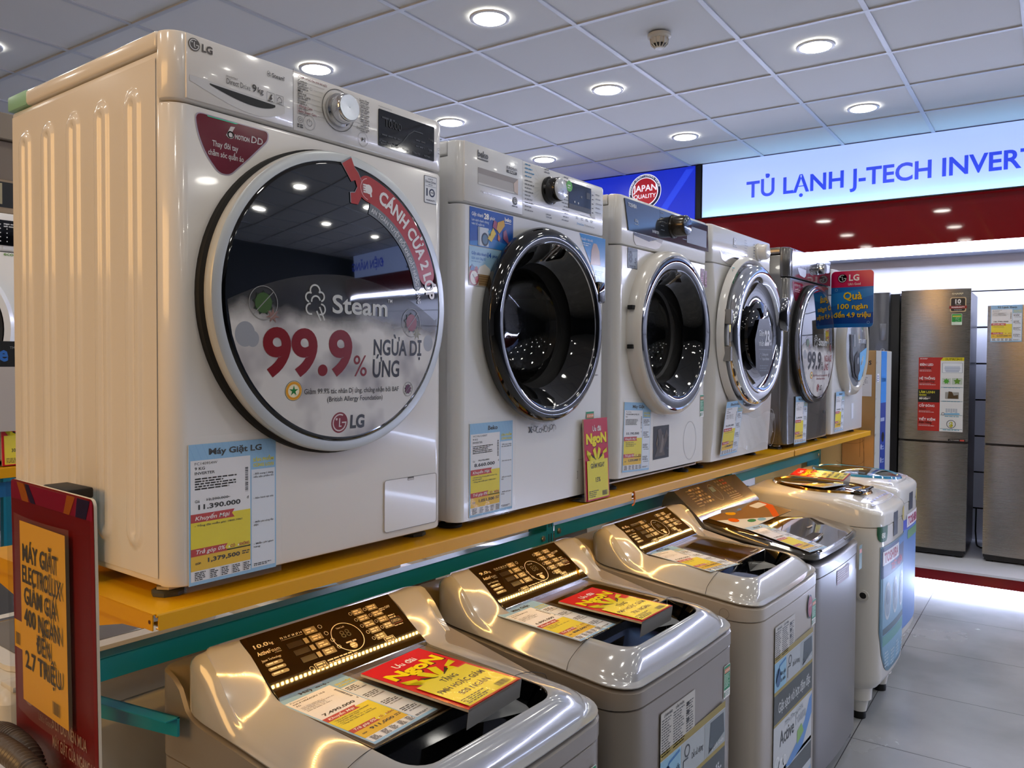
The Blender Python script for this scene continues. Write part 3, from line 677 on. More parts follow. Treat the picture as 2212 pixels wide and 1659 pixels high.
a.build('printed_markings', t, (0, -.0006, 0), X, Zv)
knob(t, (.332, .757), .033, .034, mat('black_plastic', '0c0c0d', .18, coat=.3), mat('dial_face_grey', 'c7cbd2', .2, metal=.2))
a = Art(); a.rect(.3385, .7405, .3405, .7545, '1a1a1c', 1); a.build('dial_mark', t, (0, -.0355, 0), X, Zv)
b = B(); b.prism(rrect(.4165, .729, .5215, .7945, .002), lambda p, q: (p[0], -.0003-.0012*q, p[1]), mat('dark_display', '22272f', .12, coat=.4)); ds = b.build('display', t)
a = Art(); a.rect(.4165, .729, .5215, .741, '0f1216', 1); a.rect(.499, .765, .516, .781, '14181d', 1); a.text('00', .47, .762, .006, '8d949e'); a.disc(.443, .748, .0028, 'c8ccd2', 2); a.disc(.46, .747, .0028, 'c8ccd2', 2); [a.rect(.4165+.0262*i, .729, .4172+.0262*i, .741, '2b3038', 2) for i in range(4)]
a.build('display_print', ds, (0, -.0016, 0), X, Zv)
# advert stickers
a = Art(); a.rect(.035, .592, .188, .6735, '1d57b4', 1); a.poly([(.035, .592), (.188, .592), (.188, .604), (.12, .612), (.035, .600)], '2f7fd0', 2)
a.text('Giặt nhanh', .041, .6555, .0075, 'e8eefc', bold=.02, width=.039); a.text('28', .0825, .6535, .0115, 'ffffff', bold=.04); a.text('phút', .103, .6545, .007, 'e8eefc', bold=.02)
a.text('Làm sạch nhanh chóng', .041, .6445, .0052, 'cfe0f8', width=.058, bold=.015); a.text('toàn bộ quần áo', .041, .6365, .0052, 'cfe0f8', width=.043, bold=.015)
a.text('beko', .156, .6585, .0085, 'ffffff', bold=.03, width=.024); a.rect(.156, .654, .180, .6552, 'ffffff', 3)
a.rr(.062, .594, .099, .634, .002, 'd4dce8', 3); a.rect(.062, .594, .0685, .634, '9aa6b6', 4); a.disc(.086, .609, .0125, '23303f', 4, ry=.0145); a.disc(.086, .609, .009, '5a7894', 5, ry=.0105)
for P, cl in (([(.095, .612), (.114, .638), (.124, .626), (.108, .606)], 'e8c83a'), ([(.126, .636), (.130, .652), (.152, .660), (.156, .648), (.136, .628)], 'd8a62c'), ([(.112, .64), (.117, .656), (.128, .652), (.126, .634)], 'a05070'), ([(.150, .634), (.160, .640), (.168, .622), (.170, .608), (.150, .618)], '9a5a80'), ([(.132, .628), (.140, .618), (.136, .61), (.130, .614)], 'c86a3a'), ([(.095, .628), (.108, .634), (.104, .618)], '5aa4d8')): a.poly(P, cl, 5)
a.build('advert_sticker', t, (0, -.0006, 0), X, Zv, rough=.2)
a = Art(); a.poly([(.0335, .506), (.105, .506), (.118, .55), (.145, .590), (.0335, .590)], '9cc6e4', 1); a.poly([(.0335, .506), (.105, .506), (.115, .54), (.0335, .545)], 'c9bdb4', 2)
a.text('Giặt siêu nhanh', .041, .5725, .0065, '1d57b4', bold=.015, width=.052); a.text('14', .0955, .571, .010, '1d57b4', bold=.04); a.text('phút', .113, .5725, .0065, '1d57b4', bold=.015)
a.text('Giặt sạch 2kg đồ', .041, .563, .005, '2d6fc0', bold=.01, width=.048); a.bars(.041, .559, .034, .0018, 1, '6a96c4')
a.disc(.050, .524, .0165, '9a1f1c', 3, ry=.018); a.disc(.050, .523, .013, 'e8e4de', 4, ry=.0145); a.poly([(.050, .523), (.062, .528), (.062, .516), (.056, .511)], 'b82420', 5); a.line([(.050, .523), (.044, .530)], .0016, '202020', 5); a.disc(.041, .543, .005, '9a1f1c', 3); a.disc(.058, .543, .005, '9a1f1c', 3)
a.poly([(.066, .508), (.102, .508), (.106, .532), (.064, .532)], 'a5855e', 3)
for i in range(4): a.line([(.066, .512+.005*i), (.104, .512+.005*i)], .001, '6e5235', 4)
a.poly([(.060, .532), (.068, .548), (.086, .555), (.104, .546), (.108, .532)], 'e9e6e2', 4); a.poly([(.036, .538), (.042, .552), (.052, .546), (.05, .538)], '4a68a4', 4)
a.build('advert_sticker', t, (0, -.0006, 0), X, Zv, rough=.2)
a = Art(); a.poly([(.468, .6735), (.597, .6735), (.597, .508), (.575, .508), (.54, .58), (.488, .644)], '3d8fd4', 1); a.poly([(.53, .6), (.597, .598), (.597, .508), (.575, .508)], 'a8c8e4', 2)
a.text('Hơi nước + bọt nước', .473, .6575, .006, 'e4f0fc', width=.06, bold=.01); a.bars(.473, .652, .05, .0025, 2, 'cfe4f8', 2, 3)
a.poly([(.522, .598), (.526, .636), (.536, .655), (.552, .655), (.566, .636), (.572, .600)], 'b9a49c', 3); a.bars(.545, .585, .045, .0022, 3, '6a98c4', 2.2, 3); a.disc(.57, .53, .008, 'b05a4c', 3); a.disc(.585, .524, .008, '5aa6c0', 3)
a.build('advert_sticker', t, (0, -.0006, 0), X, Zv, rough=.15)
a = Art(); g = '4a4a4a'
a.text('X', .252, .1765, .0125, '1a1a1a', bold=.05)
for i in range(9): a.ring(.268+.0115*i, .181+.003*((i*5) % 3-1), .0055+.0012*(i % 3), .0014, g, 2, n=14, a0=40*i, a1=40*i+(360 if i % 2 else 230))
for u in (.315, .338, .358): a.line([(u, .172), (u+.001, .191)], .0009, g)
a.bars(.515, .342, .05, .003, 5, '606264', 2.6); a.line([(.47, .0905), (.475, .0915), (.585, .0915)], .001, '8a8a8a'); a.line([(.4715, .0), (.4715, .0895)], .0008, 'a8a8a8'); a.line([(.466, .062), (.4695, .062), (.4695, .044), (.466, .044)], .0012, '505050')
a.build('printed_markings', t, (0, -.0006, 0), X, Zv)
energy_label(t, .506, .135, w=.042, h=.08)
# bubble wrap over the left side
m_bub = mat('bubble_wrap', 'ffffff', .08, alpha=.20, coat=1.0)
b = B(); r = random.Random(3)
def sheet(i, j):
    y, z = .075+.40*i/60, .02+.775*j/110
    return (-.012-.006*math.sin(9*z+3*y)*math.sin(17*y)-.0025*r.random(), y, z)
b.grid(sheet, 61, 111, m_bub)
for i in range(9):
    for j in range(44):
        y, z = .085+.028*i+(.012 if j % 2 else 0), .16+.0135*j
        n = 8; c0 = (-.0165, y, z)
        b.loft([[(-.015, y+.0062*math.cos(2*PI*k/n), z+.0062*math.sin(2*PI*k/n)) for k in range(n)], [(-.0215, y+.0045*math.cos(2*PI*k/n), z+.0045*math.sin(2*PI*k/n)) for k in range(n)]], m_bub, True, (False, True))
o = b.build('bubble_wrap', None, smooth=60); o.location = (.64, 0, Z0)
tag(o, 'clear bubble wrap hanging down the left side of the second washer', 'bubble wrap')

# ---------------- third washer: white, dark control panel, white door ring
t = thing('front_load_washer', 'third washer from the left, white with sloping dark grey control panel and black dial', 'washing machine', (1.305, 0, Z0), 0, FL)
m3 = mat('white_enamel_warm', 'e6e4e0', .18, coat=.3)
W, H = .6, .81; cc = (.30, .432)
hollow_cabinet(t, W, H, .54, .032, m3, .03)
front_hole(t, W, .018, .668, .031, .025, cc, .205, m3)
frontplan(t, 'control_panel', W, .672, H, .031, .025, m3)
feet(t, (.06, .54), (.06, .46), RUBBER, RUBBER, h=.02, r=.026)
drum(t, cc, .165)
m_pan = mat('slate_panel', '30363f', .10, coat=.7)
b = B(); b.prism([(.03, .800), (.59, .800), (.598, .714), (.055, .714)], lambda p, q: (p[0], -.0004-.003*q, p[1]), m_pan); pn = b.build('fascia_panel', t)
a = Art(); a.text('TOSHIBA', .048, .780, .010, 'd4d8dc', width=.05, bold=.03); a.text('8.5kg', .088, .742, .0085, 'b9bec4', width=.02); a.bars(.086, .737, .026, .002, 1, 'a8aeb4'); a.text('INVERTER', .195, .726, .0075, 'c4c8ce', width=.042, bold=.02)
a.rect(.243, .714, .2438, .8, '1a1f26', 1); print_rows(a, .25, .793, 5, .0125, .028, '737b84', .0022); print_rows(a, .4, .79, 5, .014, .03, '59626c', .002); a.rect(.43, .725, .58, .78, '2a3038', 1)
a.build('panel_print', pn, (0, -.0036, 0), X, Zv)
knob(t, (.335, .762), .036, .05, mat('bronze_dial', '3a352e', .22, metal=.6, coat=.3), mat('dial_cap', '4a5564', .12, metal=.5))
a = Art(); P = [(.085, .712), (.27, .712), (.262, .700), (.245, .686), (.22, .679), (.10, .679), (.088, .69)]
a.poly(P, 'a9a29a', 1); a.poly([(.088, .712), (.24, .712), (.18, .697), (.088, .7045)], '2a2622', 2); a.poly([(.088, .7045), (.18, .697), (.21, .706), (.262, .70), (.245, .686), (.22, .679), (.10, .679), (.088, .69)], 'd3ccc4', 2)  # grip hollow drawn flat, dark upper shade and paler lit floor painted
lbl(a.build('painted_grip', t, (0, -.0006, 0), X, Zv, rough=.2), 'flat drawer grip with the shade of a recess painted on')
a = Art(); a.rr(.054, .609, .112, .667, .002, '2c3440', 1); a.rr(.056, .611, .110, .665, .001, '8b95a2', 2); a.poly([(.056, .652), (.11, .660), (.11, .665), (.056, .665)], '4a525e', 3); a.text('8', .060, .6265, .0285, '1c2634', bold=.05); a.text('.5', .092, .6265, .013, '1c2634', bold=.03); a.text('kg', .1, .622, .003, '1c2634'); a.text('INVERTER', .083, .613, .0048, '1c2634', 'c', .02, width=.036)
a.build('capacity_sticker', t, (0, -.0005, 0), X, Zv)
door_disc(t, (cc[0], 0, cc[1]), [(.25, 0), (.2505, -.008), (.246, -.03), (.240, -.038), (.234, -.0405)], mat('door_ring_white', 'd9d6d0', .2, coat=.3), 'door_ring', 96)
door_disc(t, (cc[0], 0, cc[1]), [(.234, -.0405), (.230, -.043), (.226, -.041)], CHROME, 'trim_ring', 96)
door_disc(t, (cc[0], 0, cc[1]), [(.226, -.041), (.215, -.043), (.195, -.040), (.188, -.035), (.175, -.016), (.157, .006), (.150, .012)], BLACKG, 'door_bezel', 96)
door_disc(t, (cc[0], 0, cc[1]), [(.150, .012), (.146, .035), (.13, .07), (.10, .095), (.05, .105), (.002, .107)], m_bowl, 'glass_bowl', 72)
for dz in (.06, -.05): b = B(); b.box(cc[0]-.254, cc[0]-.236, -.022, -.006, cc[1]+dz, cc[1]+dz+.012, .001, 1, DARKGAP); b.build('hinge_slot', t)
a = Art(); a.rr(.222, .052, .326, .152, .001, '1a1a1c', 1); a.poly([(.23, .06), (.26, .1), (.25, .14), (.27, .145), (.29, .11), (.31, .142), (.32, .12), (.29, .08), (.30, .06)], '4a4038', 2); a.poly([(.262, .07), (.285, .13), (.29, .10), (.28, .07)], '7a7068', 3); a.poly([(.24, .1), (.252, .13), (.247, .08)], '6a5a44', 3)
a.build('black_sticker', t, (0, -.0006, 0), X, Zv, rough=.1)
a = Art(); a.ring(.478, .092, .048, .0014, 'b0b2b4', 1, ry=.062, n=48); a.build('filter_cap', t, (0, -.0005, 0), X, Zv)
energy_label(t, .552, .163, w=.030, h=.075)
a = Art(); 
for x0, x1, z0, z1 in ((.545, .572, .60, .655), (.576, .594, .595, .65)): a.rect(x0, z0, x1, z1, '6a1c34', 1); a.text('JAPAN', (x0+x1)/2, z0+.034, .006, 'd8a8b8', 'c', width=(x1-x0)*.8); a.bars(x0+.003, z0+.026, (x1-x0)*.8, .003, 3, 'c090a4', 2)
a.build('maroon_stickers', t, (0, -.0006, 0), X, Zv)

# ---------------- fourth washer: white, bulging front, chrome door ring
t = thing('front_load_washer', 'fourth washer from the left, white with bulging front and broad chrome door ring reading 23%', 'washing machine', (1.92, 0, Z0), 0, FL)
W, H = .6, .815; cc = (.30, .445)
cabinet(t, W, H, .54, .032, m3, lid_h=.028)
def bulge(z): return -.035*max(0, math.sin(PI*min(max((z+.03)/.74, 0), 1)))**.8
def frontbulge(name, z0, z1, nz, m):
    b = B(); rings = []
    for i in range(nz+1):
        z = z0+(z1-z0)*i/nz; ring = []
        for x, y in planfront(0, W, .031, .03, 8):
            s = max(0, 1-abs(x-W/2)/(W/2))
            ring.append((x, y + (bulge(z)*(1-(1-min(1, s*3))**2) if y < .03 else 0), z))
        rings.append(ring)
    b.loft(rings, m); return b.build(name, t, smooth=50)
frontbulge('front_panel', .006, .682, 24, m3)
frontplan(t, 'control_panel', W, .686, H, .031, .03, m3)
feet(t, (.05, .55), (.06, .46), RUBBER, RUBBER, h=.02, r=.024)
a = Art(); g = '53617e'
a.rr(.205, .765, .228, .79, .002, g, 2); a.rr(.2065, .7665, .2265, .7885, .001, 'e2e2e2', 3); a.line([(.209, .787), (.2165, .777), (.224, .787)], .0022, g, 4); a.line([(.2165, .777), (.2165, .769)], .002, g, 4)
a.text('Electrolux', .217, .757, .0055, g, 'c', width=.036, bold=.01); a.text('UltimateCare 300', .217, .735, .005, 'b0b4bc', 'c', width=.05, bold=0)
print_rows(a, .31, .795, 8, .0095, .03, '8e929a', .0022); print_rows(a, .40, .79, 8, .0105, .012, '4c5a8c', .003); a.disc(.425, .78, .0012, g); print_rows(a, .44, .79, 7, .011, .035, '8e929a', .0022)
a.build('printed_markings', t, (0, -.0006, 0), X, Zv)
knob(t, (.452, .765), .034, .036, m3, mat('dial_cap_ivory', 'd8d4cc', .2))
a = Art(); a.poly([(.085, .731), (.43, .731), (.41, .71), (.36, .695), (.15, .692), (.1, .705)], 'cbc6c0', 1); a.poly([(.10, .731), (.36, .731), (.25, .715), (.115, .7225)], '3a3632', 2); a.build('painted_grip', t, (0, -.0006, 0), X, Zv, rough=.2)  # flat grip outline, the shade under its upper edge painted dark
energy_label(t, .118, .603, y=-.032, w=.052, h=.074)
a = Art(); a.rect(0, 0, .038, .03, 'cfd3da', 1); a.bars(.003, .027, .03, .003, 5, '7a84a0', 1.9); a.build('rating_sticker', t, (.182, -.0335, .65), X, Zv)
y0 = -.033
door_disc(t, (cc[0], 0, cc[1]), [(.285, y0+.012), (.279, y0-.002), (.271, y0-.010), (.262, y0-.006), (.256, y0+.004)], m3, 'door_collar', 96)
door_disc(t, (cc[0], 0, cc[1]), [(.250, y0), (.252, y0-.022), (.246, y0-.034), (.232, y0-.042), (.214, y0-.044), (.198, y0-.038), (.190, y0-.030)], CHROME, 'door_ring', 96)
door_disc(t, (cc[0], 0, cc[1]), [(.190, y0-.030), (.180, y0-.026), (.150, y0-.02), (.125, y0-.024)], BLACKG, 'door_bezel', 96)
gl = door_disc(t, (cc[0], 0, cc[1]), [(.125, y0-.024), (.122, y0-.034), (.10, y0-.048), (.06, y0-.056), (.002, y0-.058)], BLACKG, 'glass_bowl', 72)
b = B(); b.loft([[(cc[0]+.205+.020*math.cos(2*PI*k/20), y0-.040, cc[1]+.085+.06*math.sin(2*PI*k/20)) for k in range(20)], [(cc[0]+.222+.026*math.cos(2*PI*k/20), y0-.058, cc[1]+.085+.066*math.sin(2*PI*k/20)) for k in range(20)], [(cc[0]+.222+.016*math.cos(2*PI*k/20), y0-.064, cc[1]+.085+.05*math.sin(2*PI*k/20)) for k in range(20)]], mat('dark_chrome', '8a8c92', .1, metal=1)); b.build('door_handle', t, smooth=50)
for dz in (.03, -.095): b = B(); b.box(cc[0]-.262, cc[0]-.243, y0-.03, y0-.002, cc[1]+dz, cc[1]+dz+.05, .002, 1, mat('hinge_grey', '8c8a86', .3, metal=.6)); b.build('hinge_cover', t)
a = Art(); a.poly([(-.085, -.12), (-.10, -.02), (-.06, .055), (.03, .06), (.075, 0), (.08, -.09), (.04, -.14), (-.03, -.15)], '16181c', 1)
a.text('Giảm', -.062, -.005, .021, 'cfd2d8', bold=.012, width=.05); a.text('nhăn', -.062, -.04, .021, 'cfd2d8', bold=.012, width=.05); a.text('23', -.006, -.036, .05, 'd8dade', bold=.04, width=.05); a.text('%', .046, -.036, .02, 'd8dade', width=.016)
a.rect(-.064, -.053, .062, -.0515, '8a8e96', 3); a.ring(-.045, -.077, .011, .0014, '9a9ea6', 3); a.text('Chương trình', -.028, -.074, .009, 'b8bcc4', width=.06); a.text('Vapour Refresh', -.028, -.09, .009, 'b8bcc4', width=.07); a.bars(-.05, -.108, .09, .004, 3, '5a5e66', 2.2)
a.rr(-.02, .065, .012, .108, .004, '9a9ca2', 1); a.rr(-.017, .068, .009, .105, .003, '0a0b0d', 2); a.line([(-.014, .102), (-.004, .085), (.006, .102)], .003, 'c8cad0', 3); a.line([(-.004, .085), (-.004, .072)], .003, 'c8cad0', 3)
a.build('door_sticker', gl, (0, 0, 0), X, Zv, lambda u, v, n: (cc[0]-.02+u, y0-.060-n, cc[1]+v))
a = Art(); a.ring(.53, .095, .05, .0016, '9a9c9e', 1, ry=.072, n=48); a.build('filter_cap', t, (0, -.030, 0), X, Zv)
b = B(); b.grid(lambda i, j: (.18+.39*i/20, bulge(.03+.12*j/12)*1.0-.0045-.003*math.sin(i*1.7+j), .03+.12*j/12+.01*math.sin(i*.5)), 21, 13, mat('tape_film', 'ffffff', .06, alpha=.18, coat=1)); lbl(b.build('clear_tape', t, smooth=60), 'wide strip of crumpled clear tape')

# ---------------- fifth washer: graphite grey twin of the nearest one
t = thing('front_load_washer', 'graphite grey washer, fifth on the shelf, the only dark one', 'washing machine', (2.72, 0, Z0), 0, FL)
W, H = .6, .83
cabinet(t, W, H, .55, .032, GREYW, lid_h=.03)
frontplan(t, 'front_panel', W, 0, .7035, .031, .035, GREYW); m_gchr = mat('chrome_grey', '9b9aa0', .08, metal=.9)
frontplan(t, 'control_panel', W, .7065, H, .031, .035, GREYW)
b = B(); b.prism(rrect(.04, .71, .59, .824, .004), lambda p, q: (p[0], -.0004-.002*q, p[1]), m_gchr); b.build('fascia_panel', t)
feet(t, (.05, .55), (.06, .48), STEEL, mat('foot_pad', '4a4a40', .5), hexa=True)
knob(t, (.395, .772), .028, .034, CHROME, CHROME)
a = Art(); a.poly([(.10, .752), (.225, .752), (.222, .726), (.20, .716), (.14, .722)], '101012', 1); a.text('Inverter DD', .16, .757, .008, '54545a', width=.06); a.rect(.25, .712, .251, .823, '4a4a50', 1); print_rows(a, .29, .812, 8, .0105, .035, '5a5a60', .002); a.rect(.46, .765, .572, .806, '1a1a20', 1); lg_face(a, .10, .80, .008, '606066'); a.text('LG', .112, .795, .01, '606066', bold=.03)
a.build('panel_print', t, (0, -.0028, 0), X, Zv)
a = Art(); a.poly(rounded([(.05, .69), (.19, .69), (.185, .665), (.115, .61), (.09, .61), (.055, .65)], .012), '7c1030', 1); a.text('MOTION DD', .075, .672, .009, 'e0c8d0', width=.08, bold=.02); a.bars(.085, .66, .07, .004, 2, 'd8b8c4', 2); a.build('corner_sticker', t, (0, -.0005, 0), X, Zv, rough=.1)
gl5 = mirror_door(t, (.30, 0, .43), '16161a', '8a1420', mat('door_ring_dark', '8e8f94', .12, metal=.9), False)
a = Art(); P = rrect(.475, .012, .58, .125, .004)
for (p, q) in zip(P, P[1:]+P[:1]): a.line([p, q], .0014, '2a2a2e', 1)
a.rect(.52, .112, .54, .125, '0c0c0e', 2); a.build('filter_flap', t, (0, -.0005, 0), X, Zv)

# ---------------- sixth washer: white, mostly hidden
t = thing('front_load_washer', 'last white washer at the far end of the shelf, half hidden by the flag sign', 'washing machine', (3.37, 0, Z0), 0, FL)
W, H = .6, .80; cc = (.30, .43)
cabinet(t, W, H, .54, .032, m2, lid_h=.028)
frontplan(t, 'front_panel', W, 0, .672, .031, .03, m2); frontplan(t, 'control_panel', W, .676, H, .031, .03, m2)
feet(t, (.05, .55), (.06, .48), RUBBER, RUBBER, h=.02, r=.026)
door_disc(t, (cc[0], 0, cc[1]), [(.245, 0), (.247, -.012), (.24, -.03), (.222, -.042), (.205, -.040), (.2, -.034)], mat('door_ring_ivory', 'cfc9ba', .2, coat=.3), 'door_ring', 96)
gl = door_disc(t, (cc[0], 0, cc[1]), [(.2, -.034), (.17, -.04), (.1, -.048), (.002, -.052)], mat('silver_glass', '9aa2ae', .08, coat=1), 'door_glass', 96)
a = Art(); a.poly([(-.155, .06), (.155, .04), (.15, -.06), (.09, -.15), (0, -.175), (-.09, -.15), (-.15, -.06)], '17181b', 1); a.poly([(.0, -.03), (.155, .0), (.14, -.08), (.06, -.165), (0, -.17)], '6fb4e4', 2); a.text('DIGITAL INVERTER', -.03, .02, .02, 'd0d4da', width=.16, bold=.02); a.rect(-.10, .0, -.09, .06, 'd0d4da', 3)
a.poly([(-.09, -.05), (-.04, -.02), (.0, -.06), (.02, -.12), (-.02, -.16), (-.07, -.13)], '3a3e44', 3); a.disc(-.03, -.07, .018, '8a9098', 4)
a.build('door_sticker', gl, (0, 0, 0), X, Zv, lambda u, v, n: (cc[0]+u, -.0525+.010*(u*u+v*v)/.04-n, cc[1]+v))
knob(t, (.34, .74), .03, .03, CHROME, m2)
a = Art(); a.line([(.44, .05), (.44, .15), (.47, .15), (.47, .05)], .002, 'aab0bc', 1); a.rect(.36, .06, .40, .14, 'dfe3ee', 1); a.build('filter_flap', t, (0, -.0006, 0), X, Zv)
# ------------------------------------------------------------------ steel shelving
zD = Z0-.02
t = thing('steel_shelving', 'long yellow and teal steel shelving unit carrying the row of front loaders', 'shelving', (0, 0, 0))
XS = [(-.04, 1.357), (1.361, 2.754), (2.758, 4.04)]
for (x0, x1) in XS:
    b = B(); b.box(x0, x1, -.022, .60, zD-.0018, zD-.0002, m=YELLOW)
    b.box(x0+.006, x1-.004, -.0255, -.0235, zD-.0235, zD-.003, m=YELLOW); b.tube([(x0+.004, -.0225, zD-.003), (x1, -.0225, zD-.003)], .0029, 8, YELLOW)
    b.box(x0+.008, x1-.006, -.0255, -.014, zD-.025, zD-.0235, m=YELLOW)
    b.box(x0, x0+.002, -.019, .60, zD-.025, zD-.002, m=YELLOW); b.box(x1-.002, x1, -.014, .60, zD-.025, zD-.002, m=YELLOW)
    b.box(x0+.3, x0+.33, .01, .60, zD-.02, zD-.002, m=YELLOW); b.box(x1-.33, x1-.3, .01, .60, zD-.02, zD-.002, m=YELLOW)
    d = b.build('deck', t, smooth=30)
    a = Art(); a.disc(.012, -.013, .003, '5c2a00', 1); a.build('bolt_hole', d, (x0-.0003, .0, zD), (0, -1, 0), Zv)
for i, (x0, x1) in enumerate(((-.02, 1.333), (1.377, 2.735), (2.785, 4.05))):
    zz = Z0-.163+(.010 if i else 0)
    b = B(); b.box(x0, x1, .25, .252, zz-.040, zz, .0008, 1, TEAL); b.box(x0, x1, .25, .285, zz-.0018, zz+.0002, m=TEAL); bm_ = b.build('beam', t, smooth=30)
    for x in (x0+.02, x1-.02):
        b = B(); b.lathe([(.009, .2498), (.009, .2455), (.0075, .244), (.001, .244)], (x, 0, zz-.02), 'y', 6, STEEL); b.build('bolt', bm_, smooth=30)
for x in (-.045, 1.337, 2.738, 4.055):
    zt = zD-.04
    b = B(); b.box(x, x+.036, .2525, .256, .02, zD-.04, m=TEAL); b.box(x, x+.002, .256, .32, .02, zD-.04, m=TEAL); b.box(x+.034, x+.036, .256, .32, .02, zD-.04, m=TEAL); b.box(x, x+.036, .317, .32, .02, zD-.04, m=TEAL)
    b.box(x-.012, x+.048, .24, .34, .0, .02, m=TEAL); u = b.build('upright', t, smooth=30)
    a = Art()
    for k in range(19):
        for q in (.009, .022): a.rect(q, .1+k*.05, q+.005, .13+k*.05, '06262c', 1)
    a.build('slots', u, (x, .2524, 0), X, Zv)
    b = B(); b.prism([(.02, zD-.026), (.60, zD-.026), (.60, zD-.04), (.32, zD-.09), (.245, zD-.095), (.205, zD-.066), (.08, zD-.036), (.02, zD-.031)], lambda p, q: (x+.012+.010*q, p[0], p[1]), YELLOW); b.build('bracket', t, smooth=20)
b = B(); b.prism([(.395, Z0-.278), (.10, Z0-.240), (.10, Z0-.272), (.395, Z0-.318)], lambda p, q: (.066+.004*q, p[0], p[1]), TEAL); b.prism([(.395, Z0-.278), (.10, Z0-.240), (.10, Z0-.242), (.395, Z0-.280)], lambda p, q: (.046+.024*q, p[0], p[1]), TEAL); b.build('side_arm', t, smooth=20)
b = B(); b.box(-.058, -.022, .20, .28, zD-.02, zD+.140, m=TEAL); b.build('upright_top', t, smooth=0)
b = B(); b.box(-.061, -.019, .195, .285, zD+.140, zD+.158, .004, 2, RUBBER); lbl(b.build('end_cap', t), 'black plastic cap')
a = Art(); [a.rect(.012+.018*k, zD+.02, .018+.018*k, zD+.13, '06262c', 1) for k in range(4)]; a.build('slots', t, (-.0584, .28, 0), (0, -1, 0), Zv)
b = B(); b.box(4.051, 4.054, .35, .62, .0, zD-.04, m=mat('cream_panel', 'd9c28a', .5)); b.build('end_panel', t, smooth=0)
b = B(); b.box(-.03, 4.03, -.0135, .004, zD-.0218, zD-.020, m=mat('led_tape', 'd8d0b8', .5)); led = b.build('led_tape', t, smooth=0)
m_ledw = mat('warm_led', 'ffd890', .5, emit=LEDW*5, ecol='ffc46a')
b = B(); x = -.025
while x < 4.02:
    b.poly([(x, -.0065, zD-.0220), (x, -.001, zD-.0220), (x+.0055, -.001, zD-.0220), (x+.0055, -.0065, zD-.0220)], m_ledw); x += .0108
o = b.build('led_chips', led, smooth=0, recalc=False); o['kind'] = 'stuff'; lbl(o, 'row of tiny warm lights on the tape')
b = B(); b.tube([(1.365, -.026, zD+.001), (1.364, -.030, zD-.02), (1.352, -.034, zD-.032), (1.345, -.032, zD-.036)], .0022, 6, mat('orange_tie', 'c86a08', .4))
o = b.build('cable_tie'); tag(o, 'thin orange tie hanging over the shelf edge beside the red promotion stand', 'cable tie')

